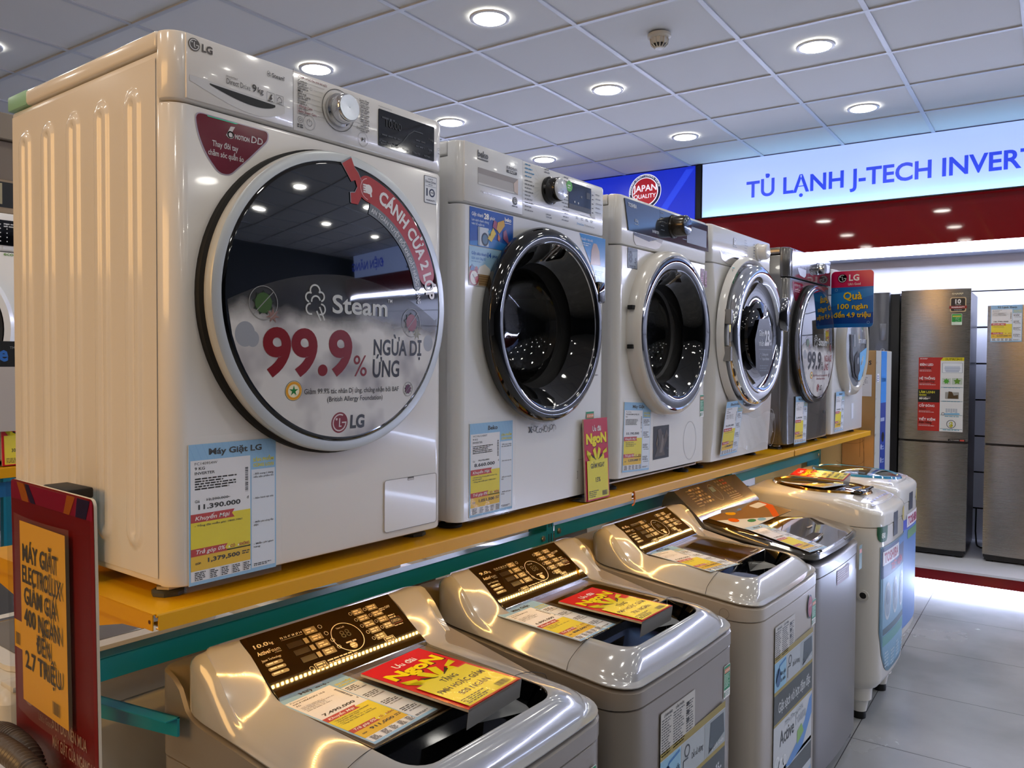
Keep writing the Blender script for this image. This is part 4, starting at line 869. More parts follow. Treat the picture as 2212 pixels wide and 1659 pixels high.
# ------------------------------------------------------------------ price sheets and promotion cards
SKY = '8fbfe4'
def price_art(w, h, title, model, price, old, per, promo, right, seed=1):
    a = Art(.0002); R_ = lambda u0, v0, u1, v1, c, l=1: a.rect(u0*w, v0*h, u1*w, v1*h, c, l)
    R_(0, 0, 1, 1, SKY, 1)
    for i in range(14): a.line([(w*i/14, h), (w*(i+1)/14, h*.88)], .0006, '7fb2dc', 1.5)
    R_(.02, .025, .685, .885, 'e9e9ec', 2); R_(.70, .03, .985, .775, 'dfe6f0', 2)
    a.text(title, w*.52, h*.92, h*.042, '101214', 'c', .03, width=min(w*.62, len(title)*w*.055))
    a.text('SẢN PHẨM', w*.845, h*.835, h*.023, 'e6d820', 'c', .03, width=w*.25); a.text('CÙNG LOẠI', w*.845, h*.795, h*.023, 'e6d820', 'c', .03, width=w*.25)
    for i, s in enumerate(model): a.text(s, w*.065, h*(.852-.034*i), h*.019, '1a1a1c', bold=0 if i == 0 else .02, width=min(w*.5, len(s)*w*.027))
    v = .852-.034*len(model)+.008
    for i in range(5): a.bars(w*.065, h*(v-.018*i), w*.5, h*.0105, 1, '505256', seed=seed+i, short=.4)
    if old:
        a.text('Giá', w*.065, h*.585, h*.019, '303030'); a.text(old, w*.19, h*.59, h*.018, '404040', width=w*.24); a.rect(w*.19, h*.597, w*.45, h*.600, '303030', 4)
    a.text(price, w*.10, h*.535, h*.033, '101010', bold=.035, width=w*.47); a.text('đ', w*.645, h*.565, h*.018, '101010', bold=.02)
    a.barcode(w*.625, h*.62, w*.66, h*.80, vert=True, layer=3, seed=seed)
    R_(.02, .205, .685, .485, 'e8d400', 3); R_(.02, .10, .685, .215, 'e6b90a', 3)
    for (v0, v1, u1, s, k) in ((.445, .505, .50, 'Khuyến Mại', .37), (.205, .258, .42, 'Trả góp 0%', .32)):
        a.poly([(.02*w, v0*h), (u1*w, v0*h), ((u1-.03)*w, (v0+v1)/2*h), (u1*w, v1*h), (.02*w, v1*h)], 'b8221c', 4); a.text(s, .065*w, (v0+.015)*h, h*.028, 'f4eee8', bold=.012, ital=.28, width=k*w, layer=5)
    for i, s in enumerate(promo): a.text(s, w*.06, h*(.415-.024*i), h*.0125, '20200c', bold=.012, width=min(w*.56, len(s)*w*.0175), layer=5)
    a.text('CÓ', w*.45, h*.222, h*.022, 'a81c14', bold=.02, width=w*.055, layer=5); a.text('KHÔNG', w*.555, h*.222, h*.022, 'a81c14', bold=.02, width=w*.115, layer=5); a.rect(w*.43, h*.224, w*.445, h*.236, 'f4f0e0', 5); a.rect(w*.535, h*.224, w*.55, h*.236, 'f4f0e0', 5)
    a.text('GÓP:', w*.065, h*.145, h*.014, '141414', bold=.03, layer=5); a.text(per, w*.2, h*.15, h*.029, '101010', bold=.03, width=w*.36, layer=5); a.bars(w*.585, h*.18, w*.09, h*.008, 2, '302a10', 2, 5)
    for k in range(5): a.bars(w*(.06+.125*k+(.04 if k else 0)), h*.09, w*(.12 if k == 0 else .09), h*.0075, 5, '3a3a3c', 1.7, 4, seed=seed+k); 
    for k in range(1, 5): a.rect(w*(.09+.125*k-.0), h*.03, w*(.092+.125*k), h*.098, '8a8a8c', 4)
    for (v0, s) in right: a.text(s, w*.725, v0*h, h*.0125, '2a2c30', width=min(w*.24, len(s)*w*.019), layer=4)
    if not right:
        for k in range(4): a.bars(w*.725, h*(.75-.18*k), w*.23, h*.011, 3, '3a3d42', 2, 4, seed=seed+k); a.text(('8,490,000', '9,090,000', '10,190,000', '47,990,000')[k], w*.96, h*(.665-.18*k), h*.0135, '202124', 'r', .02, layer=4, width=w*.2)
    a.bars(w*.725, h*.062, w*.22, h*.007, 2, '404448', 1.7, 4)
    return a
RT = [(.735, '- Đổi trong 1 tháng'), (.712, 'nếu sản phẩm lỗi'), (.552, '- Bảo hành tại nhà'), (.37, '- Miễn phí công lắp'), (.347, 'đặt'), (.205, '- Miễn phí giao'), (.182, 'hàng')]
def price_tag(label, O, U, V, w, h, art, group='price sheets'):
    U = Vector(U).normalized(); V = Vector(V); V = (V-U*V.dot(U)).normalized(); N = U.cross(V)
    t = thing('price_sheet', label, 'price sheet', O, 0, group); b = B()
    pts = [(0, 0), (w, 0), (w, h), (0, h)]
    b.prism(pts, lambda p, q: U*p[0]+V*p[1]+N*(.0009*(1-q)+.0002), mat('paper_white', 'e8e8e8', .6)); b.build('sheet', t, smooth=0)
    art.build('printing', t, N*.001, U, V, rough=.5)
    b = B(); b.grid(lambda i, j: U*(-.009+(w+.018)*i/10)+V*(-.008+(h+.02)*j/14)+N*(.0035+.0011*math.sin(i*2.3+j*1.7)*math.sin(j*.9)), 11, 15, CLEAR); b.build('plastic_sleeve', t, smooth=80)
    return t
price_tag('price sheet 11,390,000 on the nearest white washer', (.027, -.0006, Z0+.001), X, Zv, .156, .214, price_art(.156, .214, 'Máy Giặt LG', ['FC1409S4W', '9 KG', 'INVERTER'], '11.390.000', '12,290,000', '1,379,500', ['- Tổng đài miễn phí: 1800.1061'], RT))
price_tag('price sheet 8,660,000 low on the second washer with the black door', (.678, -.0006, Z0+.006), X, (-.01, 0, 1), .152, .203, price_art(.152, .203, 'Beko', ['WCV9612XB0ST', '9 KG', 'INVERTER'], '8.660.000', '10,190,000', '1,051,500', ['- Cơ hội trúng 10 máy giặt Inverter 9 kg', 'WCV9612XB0ST', '- Tổng đài miễn phí: 1800.1061'], RT, 4))
price_tag('price sheet 10,190,000 hung askew on the third washer', (1.339, -.0006, Z0+.034), (1, 0, -.05), (.07, 0, 1), .160, .198, price_art(.160, .198, 'Máy Giặt', ['Toshiba', 'TW-BH95M4V(WK) 8.5', 'KG'], '10.190.000', '', '1,235,000', ['- Tặng PMH 200,000', '- Tặng 300k máy hút bụi', '- Tổng đài miễn phí'], [], 7))
tl = price_tag('price sheet 10,690,000 slanting on the bulging fourth washer', (1.990, -.016, Z0+.022), (1, 0, .02), (.16, -.13, 1), .152, .190, price_art(.152, .190, 'Electrolux', ['EWF8025DQWA', '8 KG', 'INVERTER'], '10.690.000', '', '1,298,000', ['- Tổng đài miễn phí: 1800.1061'], [], 9))
price_tag('price sheet on the graphite grey washer', (2.822, -.0006, Z0-.003), (1, 0, -.01), (.03, -.02, 1), .162, .205, price_art(.162, .205, 'Máy Giặt LG', ['FV1409S2V', '9 KG'], '12.490.000', '', '1,512,000', [], [], 12))
price_tag('price sheet on the last white washer at the far end', (3.425, -.0006, Z0+.012), (1, 0, 0), (.16, -.03, 1), .15, .195, price_art(.15, .195, 'Samsung', ['WW10K54E0UW'], '12.690.000', '', '1,537,000', [], [], 14))

def bow(a, w, v0, s):           # ribbon bow motif
    c = w/2; yl, dk = 'e2d416', '2c2a08'
    a.poly([(c, v0), (c-s*.16, v0+s*.10), (c-s*.34, v0+s*.52), (c-s*.14, v0+s*.64), (c-s*.02, v0+s*.3)], yl, 4); a.poly([(c, v0), (c+s*.16, v0+s*.10), (c+s*.34, v0+s*.52), (c+s*.14, v0+s*.64), (c+s*.02, v0+s*.3)], yl, 4)
    a.poly([(c, v0), (c-s*.62, v0+s*.02), (c-s*.60, v0+s*.22), (c-s*.50, v0+s*.40), (c-s*.86, v0+s*.56), (c-s*.78, v0+s*.46), (c-s*.86, v0+s*.36), (c-s*.5, v0+s*.30)], yl, 4.3); a.poly([(c, v0), (c+s*.62, v0+s*.02), (c+s*.60, v0+s*.22), (c+s*.50, v0+s*.40), (c+s*.86, v0+s*.56), (c+s*.78, v0+s*.46), (c+s*.86, v0+s*.36), (c+s*.5, v0+s*.30)], yl, 4.3)
    a.poly([(c-s*.04, v0+s*.05), (c-s*.44, v0+s*.36), (c-s*.42, v0+s*.22)], dk, 5); a.poly([(c+s*.04, v0+s*.05), (c+s*.44, v0+s*.36), (c+s*.42, v0+s*.22)], dk, 5); a.disc(c, v0+s*.04, s*.11, yl, 6)
def promo_art(w, h, lines, red='d0202a', code=True):
    a = Art(.0003); a.rect(0, 0, w, h, red, 1)
    a.text('Ưu đãi', w*.53, h*.845, h*.06, 'f4f0f0', 'c', .02, width=w*.36)
    a.text('NgoN', w*.515, h*.69, h*.115, '5a1016', 'c', .05, width=w*.86, layer=2.5); a.text('NgoN', w*.5, h*.70, h*.115, 'f0dc10', 'c', .05, width=w*.86)
    bow(a, w, h*.47, w*.50)
    a.rect(w*.06, h*.02, w*.94, h*.49, 'e6d81c', 7); a.rect(w*.03, h*.0, w*.97, h*.02, 'b8141c', 7)
    for i, s in enumerate(lines): a.text(s, w*.5, h*(.395-.115*i)-(h*.06 if len(lines) == 2 else 0)*i, h*.055, '1e1c08', 'c', .02, width=min(w*.78, len(s)*w*.065), layer=8)
    if code: a.barcode(w*.66, h*.04, w*.88, h*.10, '4a4a20', 8)
    a.bars(w*.1, h*.12, w*.42, h*.011, 4, '4a4410', 2, 8)
    return a
def promo_card(label, O, U, V, w, h, art, foot=None, th=.004):
    U = Vector(U).normalized(); V = Vector(V); V = (V-U*V.dot(U)).normalized(); N = U.cross(V)
    t = thing('promotion_card', label, 'promotion card', O, 0, 'red promotion cards with yellow bow')
    b = B(); b.prism([(0, 0), (w, 0), (w, h), (0, h)], lambda p, q: U*p[0]+V*p[1]-N*th*(1-q), mat('acrylic_edge', 'cfc0a8', .25)); b.build('board', t, smooth=0)
    art.build('printing', t, N*.0003, U, V, rough=.2)
    if foot:
        fd = Vector(foot); b = B(); b.prism([(0, 0), (1, 0)], lambda p, q: p, None) if False else None
        b.loft([[U*0-N*th, U*w-N*th, U*w-N*th*0, U*0], [U*0-N*th+fd, U*w-N*th+fd, U*w+fd, U*0+fd]], mat('acrylic_grey', '8d8b86', .2)); b.build('foot_flap', t, smooth=0)
    b = B(); b.grid(lambda i, j: U*(w*.05+w*.92*i/8)+V*(h*.012+h*.485*j/8)+N*(.0042+.0008*math.sin(i*2.1+j*1.3)), 9, 9, CLEAR); b.build('plastic_pocket', t, smooth=80)
    return t
promo_card('red stand reading 15% on the shelf edge between second and third washers', (1.118, -.022, zD+.003), X, (-.10, .05, 1), .118, .213, promo_art(.118, .213, ['GIẢM NGAY', '15%'], 'bb1c3c'), foot=(0, .05, -.002))

# flag sign taped to the washers' front edge
t = thing('flag_sign', 'pink and blue flag sign standing out from the far washers', 'sign', (3.352, 0, Z0+.516), 0)
P = rrect(-.004, 0, .186, .266, .018)
b = B(); b.prism(P, lambda p, q: (.002*q, -p[0], p[1]), mat('sign_back', 'c8ccd4', .3)); b.build('board', t, smooth=30)
a = Art(.0003); a.poly(P, '1265b4', 1); a.poly([p for p in P if p[1] > .19]+[(-.004, .19), (.186, .19)], 'c2144e', 2)
a.poly([(-.004, .018), (.186, .018), (.186, .07), (-.004, .05)], '0a3e8c', 1.5); a.poly([(-.004, .1), (.186, .15), (.186, .185), (-.004, .16)], '1a7cc8', 1.5)
lg_face(a, .046, .232, .021, 'e4dce0', 'a01430', 3); a.text('LG', .076, .22, .028, 'e8e4e8', bold=.03, width=.046); a.text("Life's Good", .073, .199, .0105, 'e0d8de', width=.055)
for s, u, v, hh, wd in (('Quà', .094, .132, .034, .084), ('100 ngàn', .094, .088, .023, .135), ('đến 4.9 triệu', .092, .048, .022, .165)):
    a.text(s, u+.002, v-.0025, hh, '0a2a5c', 'c', .022, width=wd, layer=3); a.text(s, u, v, hh, 'e8c018', 'c', .022, width=wd, layer=4)
for u, v in ((.02, .178), (.165, .022)): a.ring(u, v, .006, .001, '8ac0e8', 4)
a.build('printing', t, (-.0003, 0, 0), (0, -1, 0), Zv, rough=.2)
# ------------------------------------------------------------------ top loading washers on the floor
def interp(T, y):
    if y >= T[0][0]: return T[0][1]
    for (a, p), (b, q) in zip(T[:-1], T[1:]):
        if y >= b: s = (y-b)/(a-b); s2 = s*s*(3-2*s)*.0+s; return q+(p-q)*s2
    return T[-1][1]
TOP = [(.20, -.215), (.16, -.185), (.135, -.160), (.12, -.1475), (.11, -.144), (.098, -.144), (.085, -.150), (.06, -.172), (.03, -.207), (.012, -.224), (-.01, -.238), (-.04, -.248), (-.11, -.257), (-.225, -.265), (-.31, -.271), (-.345, -.278), (-.38, -.291)]
GAP = [(.2, -.185), (.16, -.19), (.134, -.205), (.128, -.218), (.115, -.238), (.098, -.249), (.07, -.2555), (.03, -.259), (-.03, -.265), (-.12, -.275), (-.234, -.285), (-.344, -.295), (-.38, -.3)]
IN = [(.1, -.1445), (.098, -.145), (.06, -.166), (.03, -.192), (0, -.2165), (-.02, -.2235), (-.1, -.2275), (-.3, -.2375), (-.345, -.242), (-.4, -.25)]
def rring(x0, x1, y0, y1, rf, rb, bul=0, ne=6, ns=26):       # plan outline with equal point count for any size
    P = []
    def arc(cx, cy, r, a0):
        for i in range(ne+1): t = math.radians(a0+90*i/ne); P.append((cx+r*math.cos(t), cy+r*math.sin(t)))
    def seg(p, q):
        for i in range(1, ns): P.append((p[0]+(q[0]-p[0])*i/ns, p[1]+(q[1]-p[1])*i/ns))
    arc(x1-rb, y1-rb, rb, 0); seg((x1-rb, y1), (x0+rb, y1)); arc(x0+rb, y1-rb, rb, 90); seg((x0, y1-rb), (x0, y0+rf)); arc(x0+rf, y0+rf, rf, 180); seg((x0+rf, y0), (x1-rf, y0)); arc(x1-rf, y0+rf, rf, 270); seg((x1, y0+rf), (x1, y1-rb))
    if bul:
        w = x1-x0; P = [(x, y-bul*max(0, 1-((x-(x0+x1)/2)/(w/2))**2)*max(0, min(1, (y0+.12-y)/.12))) for x, y in P]
    return P
m_sil = mat('silver_grey_shell', 'aeb0b3', .14, metal=.1, coat=.6)
m_sil2 = mat('silver_grey_shell_warm', 'c0beb8', .13, metal=.08, coat=.6)
m_cab = mat('taupe_cabinet', '918a82', .32, metal=.25, coat=.2)
m_cab2 = mat('pale_grey_cabinet', 'bdb5aa', .32, metal=.15, coat=.2)
m_brown = mat('smoked_panel', '1d130a', .05, coat=1.0); m_amber = mat('amber_glass', '2a1c0c', .03, coat=1.0); m_frame = mat('taupe_lid_frame', '6a5c4c', .25, coat=.3)
def top_cover(t, W, yf, yb, op, m, top, gap, name='top_cover', inset=0, bul=.006):
    o0 = rring(0, W, yf, yb, .06, .045, bul); b = B(); R_ = []
    def ring(k, zf): return [(W/2+(x-W/2)*(1-2*k/W), (yf+yb)/2+(y-(yf+yb)/2)*(1-2*k/(yb-yf)), zf(y)) for x, y in o0]
    R_.append(ring(.004, lambda y: Z0+gap(y)+.004)); R_.append(ring(0, lambda y: Z0+gap(y)+.007))
    for k, dz in ((0, -.020), (.0025, -.012), (.007, -.0055), (.012, -.002), (.017, 0)): R_.append(ring(k, lambda y, d=dz: Z0+max(top(y)+d, gap(y)+.009)))
    base = ring(.017, lambda y: 0); oi = rring(op[0], op[1], op[2], op[3], .045, .004)
    inn = lambda y: max(interp(IN, y), -1)
    for k in range(1, 15):
        q = k/14; f = 1-(1-q)**1.7
        R_.append([(p[0]+(r[0]-p[0])*q, p[1]+(r[1]-p[1])*q, Z0+top(p[1])+(inn(r[1])-top(p[1]))*f) for p, r in zip(base, oi)])
    R_.append([(x, y, Z0+inn(y)-.005) for x, y in oi]); R_.append([(x+(.002 if x < W/2 else -.002), y, Z0-.285) for x, y in oi])
    b.loft(R_, m, True, (True, True)); return b.build(name, t, smooth=55)
def cabinet_body(t, W, yf, yb, m, gap, seam=.720, z0=.035, m_base=None, bul=.006, band=True):
    P = rring(0, W, yf, yb, .06, .03, bul)
    def ring(k, zf): return [(W/2+(x-W/2)*(1-2*k/W), (yf+yb)/2+(y-(yf+yb)/2)*(1-2*k/(yb-yf)), zf(y)) for x, y in P]
    b = B(); b.loft([ring(.004, lambda y: z0), ring(0, lambda y: z0+.006), ring(0, lambda y: seam-.002), ring(.003, lambda y: seam)], m); b.build('cabinet', t, smooth=40)
    b = B(); b.loft([ring(.003, lambda y: seam), ring(-.0012, lambda y: seam+.003), ring(-.0012, lambda y: Z0+gap(y)-.003), ring(.004, lambda y: Z0+gap(y))], m); b.build('upper_band', t, smooth=40)
    b = B(); b.loft([ring(.03, lambda y: .001), ring(.02, lambda y: z0+.002)], m_base or mat('plinth_dark', '2a2926', .5)); b.build('base', t, smooth=30)
def panel_art(w, h, kg):
    a = Art(.00025); g = 'd8c49a'; k = w/.358
    def T(s, u, v, hh, wd=None, **q): a.text(s, u*k, v, hh, g, width=wd*k if wd else None, **q)
    T(kg, .014, .103, .0075, .03, bold=.03); T('kg', .046, .103, .006)
    T('Active', .012, .087, .008, .024, bold=.03); T('Foam', .037, .087, .008, .022, bold=-.002); T('SYSTEM', .045, .083, .002, .014)
    T('Japan Technology', .012, .073, .0045, .04, bold=.012)
    for i in range(3): a.rr(.014*k, .0615-.0105*i, .05*k, .0685-.0105*i, .0033, '8d7c58', 2); a.bars(.018*k, .067-.0105*i, .03*k, .0028, 1, 'f0e2c0', 2, 4, seed=i)
    for i, s in enumerate(('72', '55', '47', '38', '27', '14')): T(s, .070+.0085*i, .1055, .004, .006, bold=.02)
    a.rect(.07*k, .1025, .118*k, .1030, g, 2)
    for i in range(4):
        z = .098-.018*i; a.rr(.122*k+.003*i, z, .15*k+.003*i, z+.014, .001, '8a7650', 2); a.bars(.127*k+.003*i, z+.011, .019*k, .003, 2, 'f0dcae', 1.8, 4, seed=i)
        if i: a.rect(.07*k+.004*i, z+.001, .105*k+.003*i, z+.013, '2e2216', 2); a.rect(.108*k+.003*i, z+.001, .117*k+.003*i, z+.013, 'a89468', 2)
        a.ring(.160*k+.003*i, z+.008, .0045, .001, g, 3, n=12)
    a.ring(.2*k, .066, .034, .0015, 'f2deb0', 4, n=64); a.text('88', .2*k, .066, .017, '54492f', 'c', bold=0, layer=3); a.text('Time Left', .188*k, .0885, .0035, g); a.bars(.188*k, .056, .026*k, .003, 1, g)
    a.disc(.2*k, .045, .0085, 'b49a62', 3, ry=.0075); a.bars(.193*k, .0485, .014*k, .0024, 2, 'f4e6c4', 2, 5)
    for c in range(2):
        for i in range(5 if c == 0 else 4):
            u, z = .246*k+.038*k*c+.0025*i*k, .105-.017*i; a.rr(u, z, u+.026*k, z+.0135, .001, '86734e', 2); a.bars(u+.003, z+.011, .02*k, .003, 2, 'f4e2b6', 1.8, 4, seed=i+c); a.ring(u-.0055, z+.007, .004, .0009, g, 3, n=10)
    T('OFF', .325, .099, .0055, .014, bold=.02); a.bars(.310*k, .1035, .014*k, .0022, 2, g)
    a.rr(.312*k, .058, .343*k, .074, .0025, '7c2a18', 2); a.rr(.313*k, .059, .342*k, .073, .002, '1d130a', 2.5); T('Off/On', .316, .0625, .0065, .023, bold=0); a.bars(.318*k, .082, .018*k, .003, 2, g); a.bars(.297*k, .067, .013*k, .002, 2, g); a.bars(.316*k, .055, .024*k, .002, 1, g)
    a.rr(.098*k, .022, .124*k, .036, .002, g, 2); a.rr(.099*k, .023, .123*k, .035, .0015, '1d130a', 2.5); a.bars(.102*k, .033, .019*k, .003, 2, g, 2, 4); a.ring(.09*k, .029, .0048, .0009, g, 3, n=14)
    a.bars(.128*k, .034, .07*k, .0028, 2, g, 2, 3, short=0); a.rr(.27*k, .024, .296*k, .037, .002, g, 2); a.rr(.271*k, .025, .295*k, .036, .0015, '2a1c0e', 2.5); a.bars(.274*k, .034, .019*k, .003, 2, g, 2, 4)
    return a
def front_print(t, W, yf, upper=True, full=False):
    y = yf-.0068
    a = Art(.0003); a.rr(0, 0, .165, .095, .003, 'b9b6b0', 1); a.rect(.0015, .0015, .1635, .0935, 'cbc8c1', 1.5)
    a.text('CẢNH BÁO', .014, .083, .0055, '1a1a1a', width=.04, bold=.02); a.text('CẨN THẬN', .068, .083, .0055, '1a1a1a', width=.04, bold=.02)
    for u, n, wd in ((.005, 14, .045), (.058, 14, .055), (.12, 12, .04)): a.bars(u, .079, wd, .0028, n, '4a4a48', 2.0)
    for v in (.07, .052, .035): a.rr(.122, v, .135, v+.008, .002, '1c1c1c', 3)
    lbl(a.build('warning_label', t, (.128, y, Z0-.466), X, Zv), 'grey warning label full of small print')
    a = Art(.0003); w = .335
    a.rr(0, -.33, w, .012, .004, 'cdd2d6', 1); a.rect(0, -.004, w, .012, '9c8a3a', 2)
    a.rect(0, -.085, .095, -.006, '8fc0dc', 2); a.line([(.01, -.06), (.04, -.02), (.09, -.012)], .006, '3a78b4', 3); a.disc(.03, -.05, .02, '2f5f8c', 3, ry=.026); a.text('Mâm giặt', .045, -.05, .011, '16344c', width=.045, bold=.02); a.text('đa chiều', .048, -.068, .010, '16344c', width=.04, bold=.02)
    a.rect(.098, -.085, .215, -.006, 'b4bcc0', 2); a.text('Dễ sử dụng', .15, -.055, .013, '1c2226', width=.06, bold=.01); a.ring(.127, -.028, .014, .004, '2a3236', 3); a.line([(.108, -.075), (.108, -.045), (.132, -.045)], .004, '2a3236', 3)
    a.rect(.218, -.085, w, -.006, 'a4adb0', 2); a.poly([(.24, -.08), (.25, -.012), (.325, -.012), (.33, -.06)], '39474c', 3); a.text('Bảng điều khiển', .24, -.078, .009, 'e4e8ea', width=.085)
    a.rect(0, -.095, w, -.085, '9c8a3a', 2); a.rect(0, -.175, w, -.095, '3c4442', 2); a.text('Giặt sạch với bọt đậm đặc', .035, -.152, .028, 'd4d8d8', width=.28, bold=.015)
    a.rect(0, -.182, w, -.175, '9c8a3a', 2); a.text('アクティブフォームシステム', .09, -.205, .012, '6a7680', width=.16); a.text('Active', .05, -.25, .04, '141a1e', width=.12, bold=.01); a.text('Foam', .185, -.238, .034, 'a8b0b8', width=.09, bold=.01)
    a.poly([(.31, -.20), (.335, -.19), (.335, -.25), (.25, -.32), (.14, -.335), (.10, -.325), (.2, -.29), (.27, -.25)], '5a8fd0', 2); a.poly([(.20, -.30), (.26, -.28), (.24, -.25), (.20, -.26)], '8ab860', 3)
    for u, v, r in ((.03, -.29, .02), (.06, -.31, .026), (.02, -.32, .02), (.09, -.3, .015)): a.disc(u, v, r, 'e8ecee', 3); a.disc(u, v, r*.7, 'd4dadf', 3.5)
    if full:
        a.rr(0, -.52, w, -.32, .004, 'c4ccd2', 1); a.rect(0, -.39, w, -.335, '3c4442', 2); a.poly([(0, -.52), (.335, -.52), (.335, -.41), (.17, -.44), (0, -.40)], '8fb0d0', 2); a.text('Econavi', .05, -.375, .02, 'd4d8d8', width=.12)
    a.build('front_poster', t, (.128, y, Z0-.466), X, Zv)
    energy_label(t, .458, Z0-.452, y=y+.0022, w=.038, h=.078)
def top_loader(x0, W, label, kg, yf=-.375, m=None, mc=None, energy=True):
    m = m or m_sil; mc = mc or m_cab
    t = thing('top_load_washer', label, 'washing machine', (x0, 0, 0), 0, 'top load washers in front of the shelf')
    top = lambda y: interp(TOP, y); gap = lambda y: interp(GAP, y)
    xa, xb = .090, W-.105
    cabinet_body(t, W, yf, .20, mc, gap)
    top_cover(t, W, yf, .136, (xa, xb, yf+.045, .0985), m, top, gap)
    # joint across the cover, round plug on the side
    b = B(); J = []
    for i in range(25):
        x = W*i/24; y = -.236-.012*0
        if x < xa-.001 or x > xb+.001: J.append((x, y))
    # console
    b = B(); b.prism([(.0985, Z0-.1435), (-.010, Z0-.217), (-.010, Z0-.237), (.0985, Z0-.237)], lambda p, q: (xa+.001+(xb-xa-.002)*q, p[0], p[1]), m_brown); pn = b.build('control_panel', t, smooth=20)
    V = Vector((0, .1085, .0735)); panel_art(xb-xa-.002, V.length, kg).build('panel_print', pn, (xa+.001, -.010, Z0-.217), X, V.normalized(), rough=.3)
    b = B(); b.box(xa+.001, xb-.001, -.0125, -.0095, Z0-.239, Z0-.2165, .001, 1, CHROME); b.build('panel_trim', t)
    # lid
    b = B(); b.loft([[(xa+.003, -.013, Z0-.262), (xb-.003, -.013, Z0-.262), (xb-.003, -.236, Z0-.27), (xa+.003, -.236, Z0-.27)], [(xa+.003, -.013, Z0-.2265), (xb-.003, -.013, Z0-.2265), (xb-.003, -.236, Z0-.2345), (xa+.003, -.236, Z0-.2345)]], m_frame)
    ld = b.build('lid', t, smooth=20)
    P = rrect(xa+.016, -.232, xb-.016, -.040, .02); b = B(); b.prism(P, lambda p, q: (p[0], p[1], Z0-.2270+(p[1]+.013)*.0359+.0009*q), m_amber); b.build('lid_glass', ld, smooth=20)
    a = Art(); a.text('Panasonic', xb-.075, -.226, .008, 'c8c0b0', width=.05, bold=.02); a.build('lid_logo', ld, (0, 0, Z0-.2335), X, Y)
    b = B(); b.box(xa+.004, xb-.004, -.2385, -.2362, Z0-.283, Z0-.2350, .0008, 1, BLACKG); b.build('lid_front_edge', ld)
    # finger recess
    b = B(); b.loft([[(xa+.004, -.238, Z0-.284), (xb-.004, -.238, Z0-.284), (xb-.004, yf+.047, Z0-.284), (xa+.004, yf+.047, Z0-.284)], [(xa+.004, -.238, Z0-.279), (xb-.004, -.238, Z0-.279), (xb-.004, yf+.047, Z0-.279), (xa+.004, yf+.047, Z0-.279)]], BLACKG)
    oi = rring(xa, xb, yf+.045, .0985, .045, .004); fr = [p for p in oi if p[1] < -.2375]
    b.loft([[(x+(.0015 if x < W/2 else -.0015), y+.0015, Z0+interp(IN, y)-.0012) for x, y in fr], [(x+(.012 if x < W/2 else -.012), max(y, yf+.045)+.028 if y < yf+.09 else y, Z0-.2825) for x, y in fr]], BLACKG, False, (False, False))
    b.build('finger_recess', t, smooth=30)
    a = Art()
    for side in (0, 1):
        xs = (0, xa) if side == 0 else (xb, W)
        L = []
        for i in range(13):
            x = xs[0]+(xs[1]-xs[0])*i/12; k = min(x, W-x); dz = -.013*max(0, 1-k/.012)**2
            q = min(1, k/xa if side == 0 else k/(W-xb)); L.append((x, -.236, Z0+top(-.236)+(interp(IN, -.236)-top(-.236))*(1-(1-q)**1.7)+dz+.0003))
        b = B(); b.tube(L, .0006, 4, DARKGAP); b.build('cover_joint', t, smooth=0)
    front_print(t, W, yf, full=True)
    for x in (.07, W-.07):
        for y in (yf+.07, .14): b = B(); b.lathe([(.022, .0), (.022, .03), (.026, .037)], (x, y, 0.0002), 'z', 14, RUBBER, (True, True)); b.build('foot', t)
    return t
t1 = top_loader(.09, .55, 'nearest grey top load washer, marked 10.0 kg, at the bottom of the picture', '10.0', mc=m_cab)
t2 = top_loader(.705, .55, 'second grey top load washer, marked 9.0 kg, with the card reading 700', '9.0', mc=m_cab)
t3 = top_loader(1.38, .55, 'third, silver top load washer with no promotion card on its amber lid', '8.5', mc=m_cab2, m=m_sil2)
a = Art(); a.disc(.43, Z0-.385, .022, '1c2a3c', 1, ry=.036); a.disc(.43, Z0-.385, .018, 'a83a48', 2, ry=.031); a.text('JAPAN', .43, Z0-.385, .008, 'e0b8c0', 'c', width=.026, layer=4); a.build('round_sticker', t3, (0, -.3825, 0), X, Zv)
a = Art(); a.ring(0, 0, .014, .0012, '8d857a', 1, n=32); a.build('side_plug', t3, (-.0015, -.29, Z0-.318), (0, -1, 0), Zv)
def lidtag(label, c, w, h, ang, art, z=-.2326, tilt=.0359):
    U = Vector((math.cos(ang), math.sin(ang), 0)); V = Vector((-math.sin(ang), math.cos(ang), tilt)); return price_tag(label, (c[0], c[1], Z0+z), U, V, w, h, art)
ME = lambda s: ['Panasonic', s, 'KG']
lidtag('price sheet 7,490,000 lying on the lid of the nearest grey top loader', (.190, -.2325), .148, .232, .06, price_art(.148, .232, 'Máy Giặt', ME('NA-F100A4GRV 10.0'), '7.490.000', '', '911,000', ['- Tặng phiếu mua hàng 300,000đ', '- Tặng bột giặt 750k', '- Cơ hội trúng 10 lò vi sóng', '- Tổng đài miễn phí: 1800.1061'], [], 20), z=-.2326)
lidtag('price sheet 6,890,000 lying on the lid of the 9.0 kg top loader', (.758, -.236), .140, .228, -.02, price_art(.14, .228, 'Máy Giặt', ME('NA-F90A4GRV 9.0'), '6.890.000', '', '838,500', ['- Tặng phiếu mua hàng', '- Tặng bột giặt', '- Tổng đài miễn phí: 1800.1061'], [], 23), z=-.2326)
lidtag('price sheet 6,200,000 lying on the amber lid of the silver top loader', (1.446, -.222), .135, .24, -.22, price_art(.135, .24, 'Máy Giặt', ME('NA-F85A4HRV 8.5'), '6.200.000', '', '755,000', ['- Tặng phiếu mua hàng', '- Tổng đài miễn phí'], [], 26), z=-.2326)
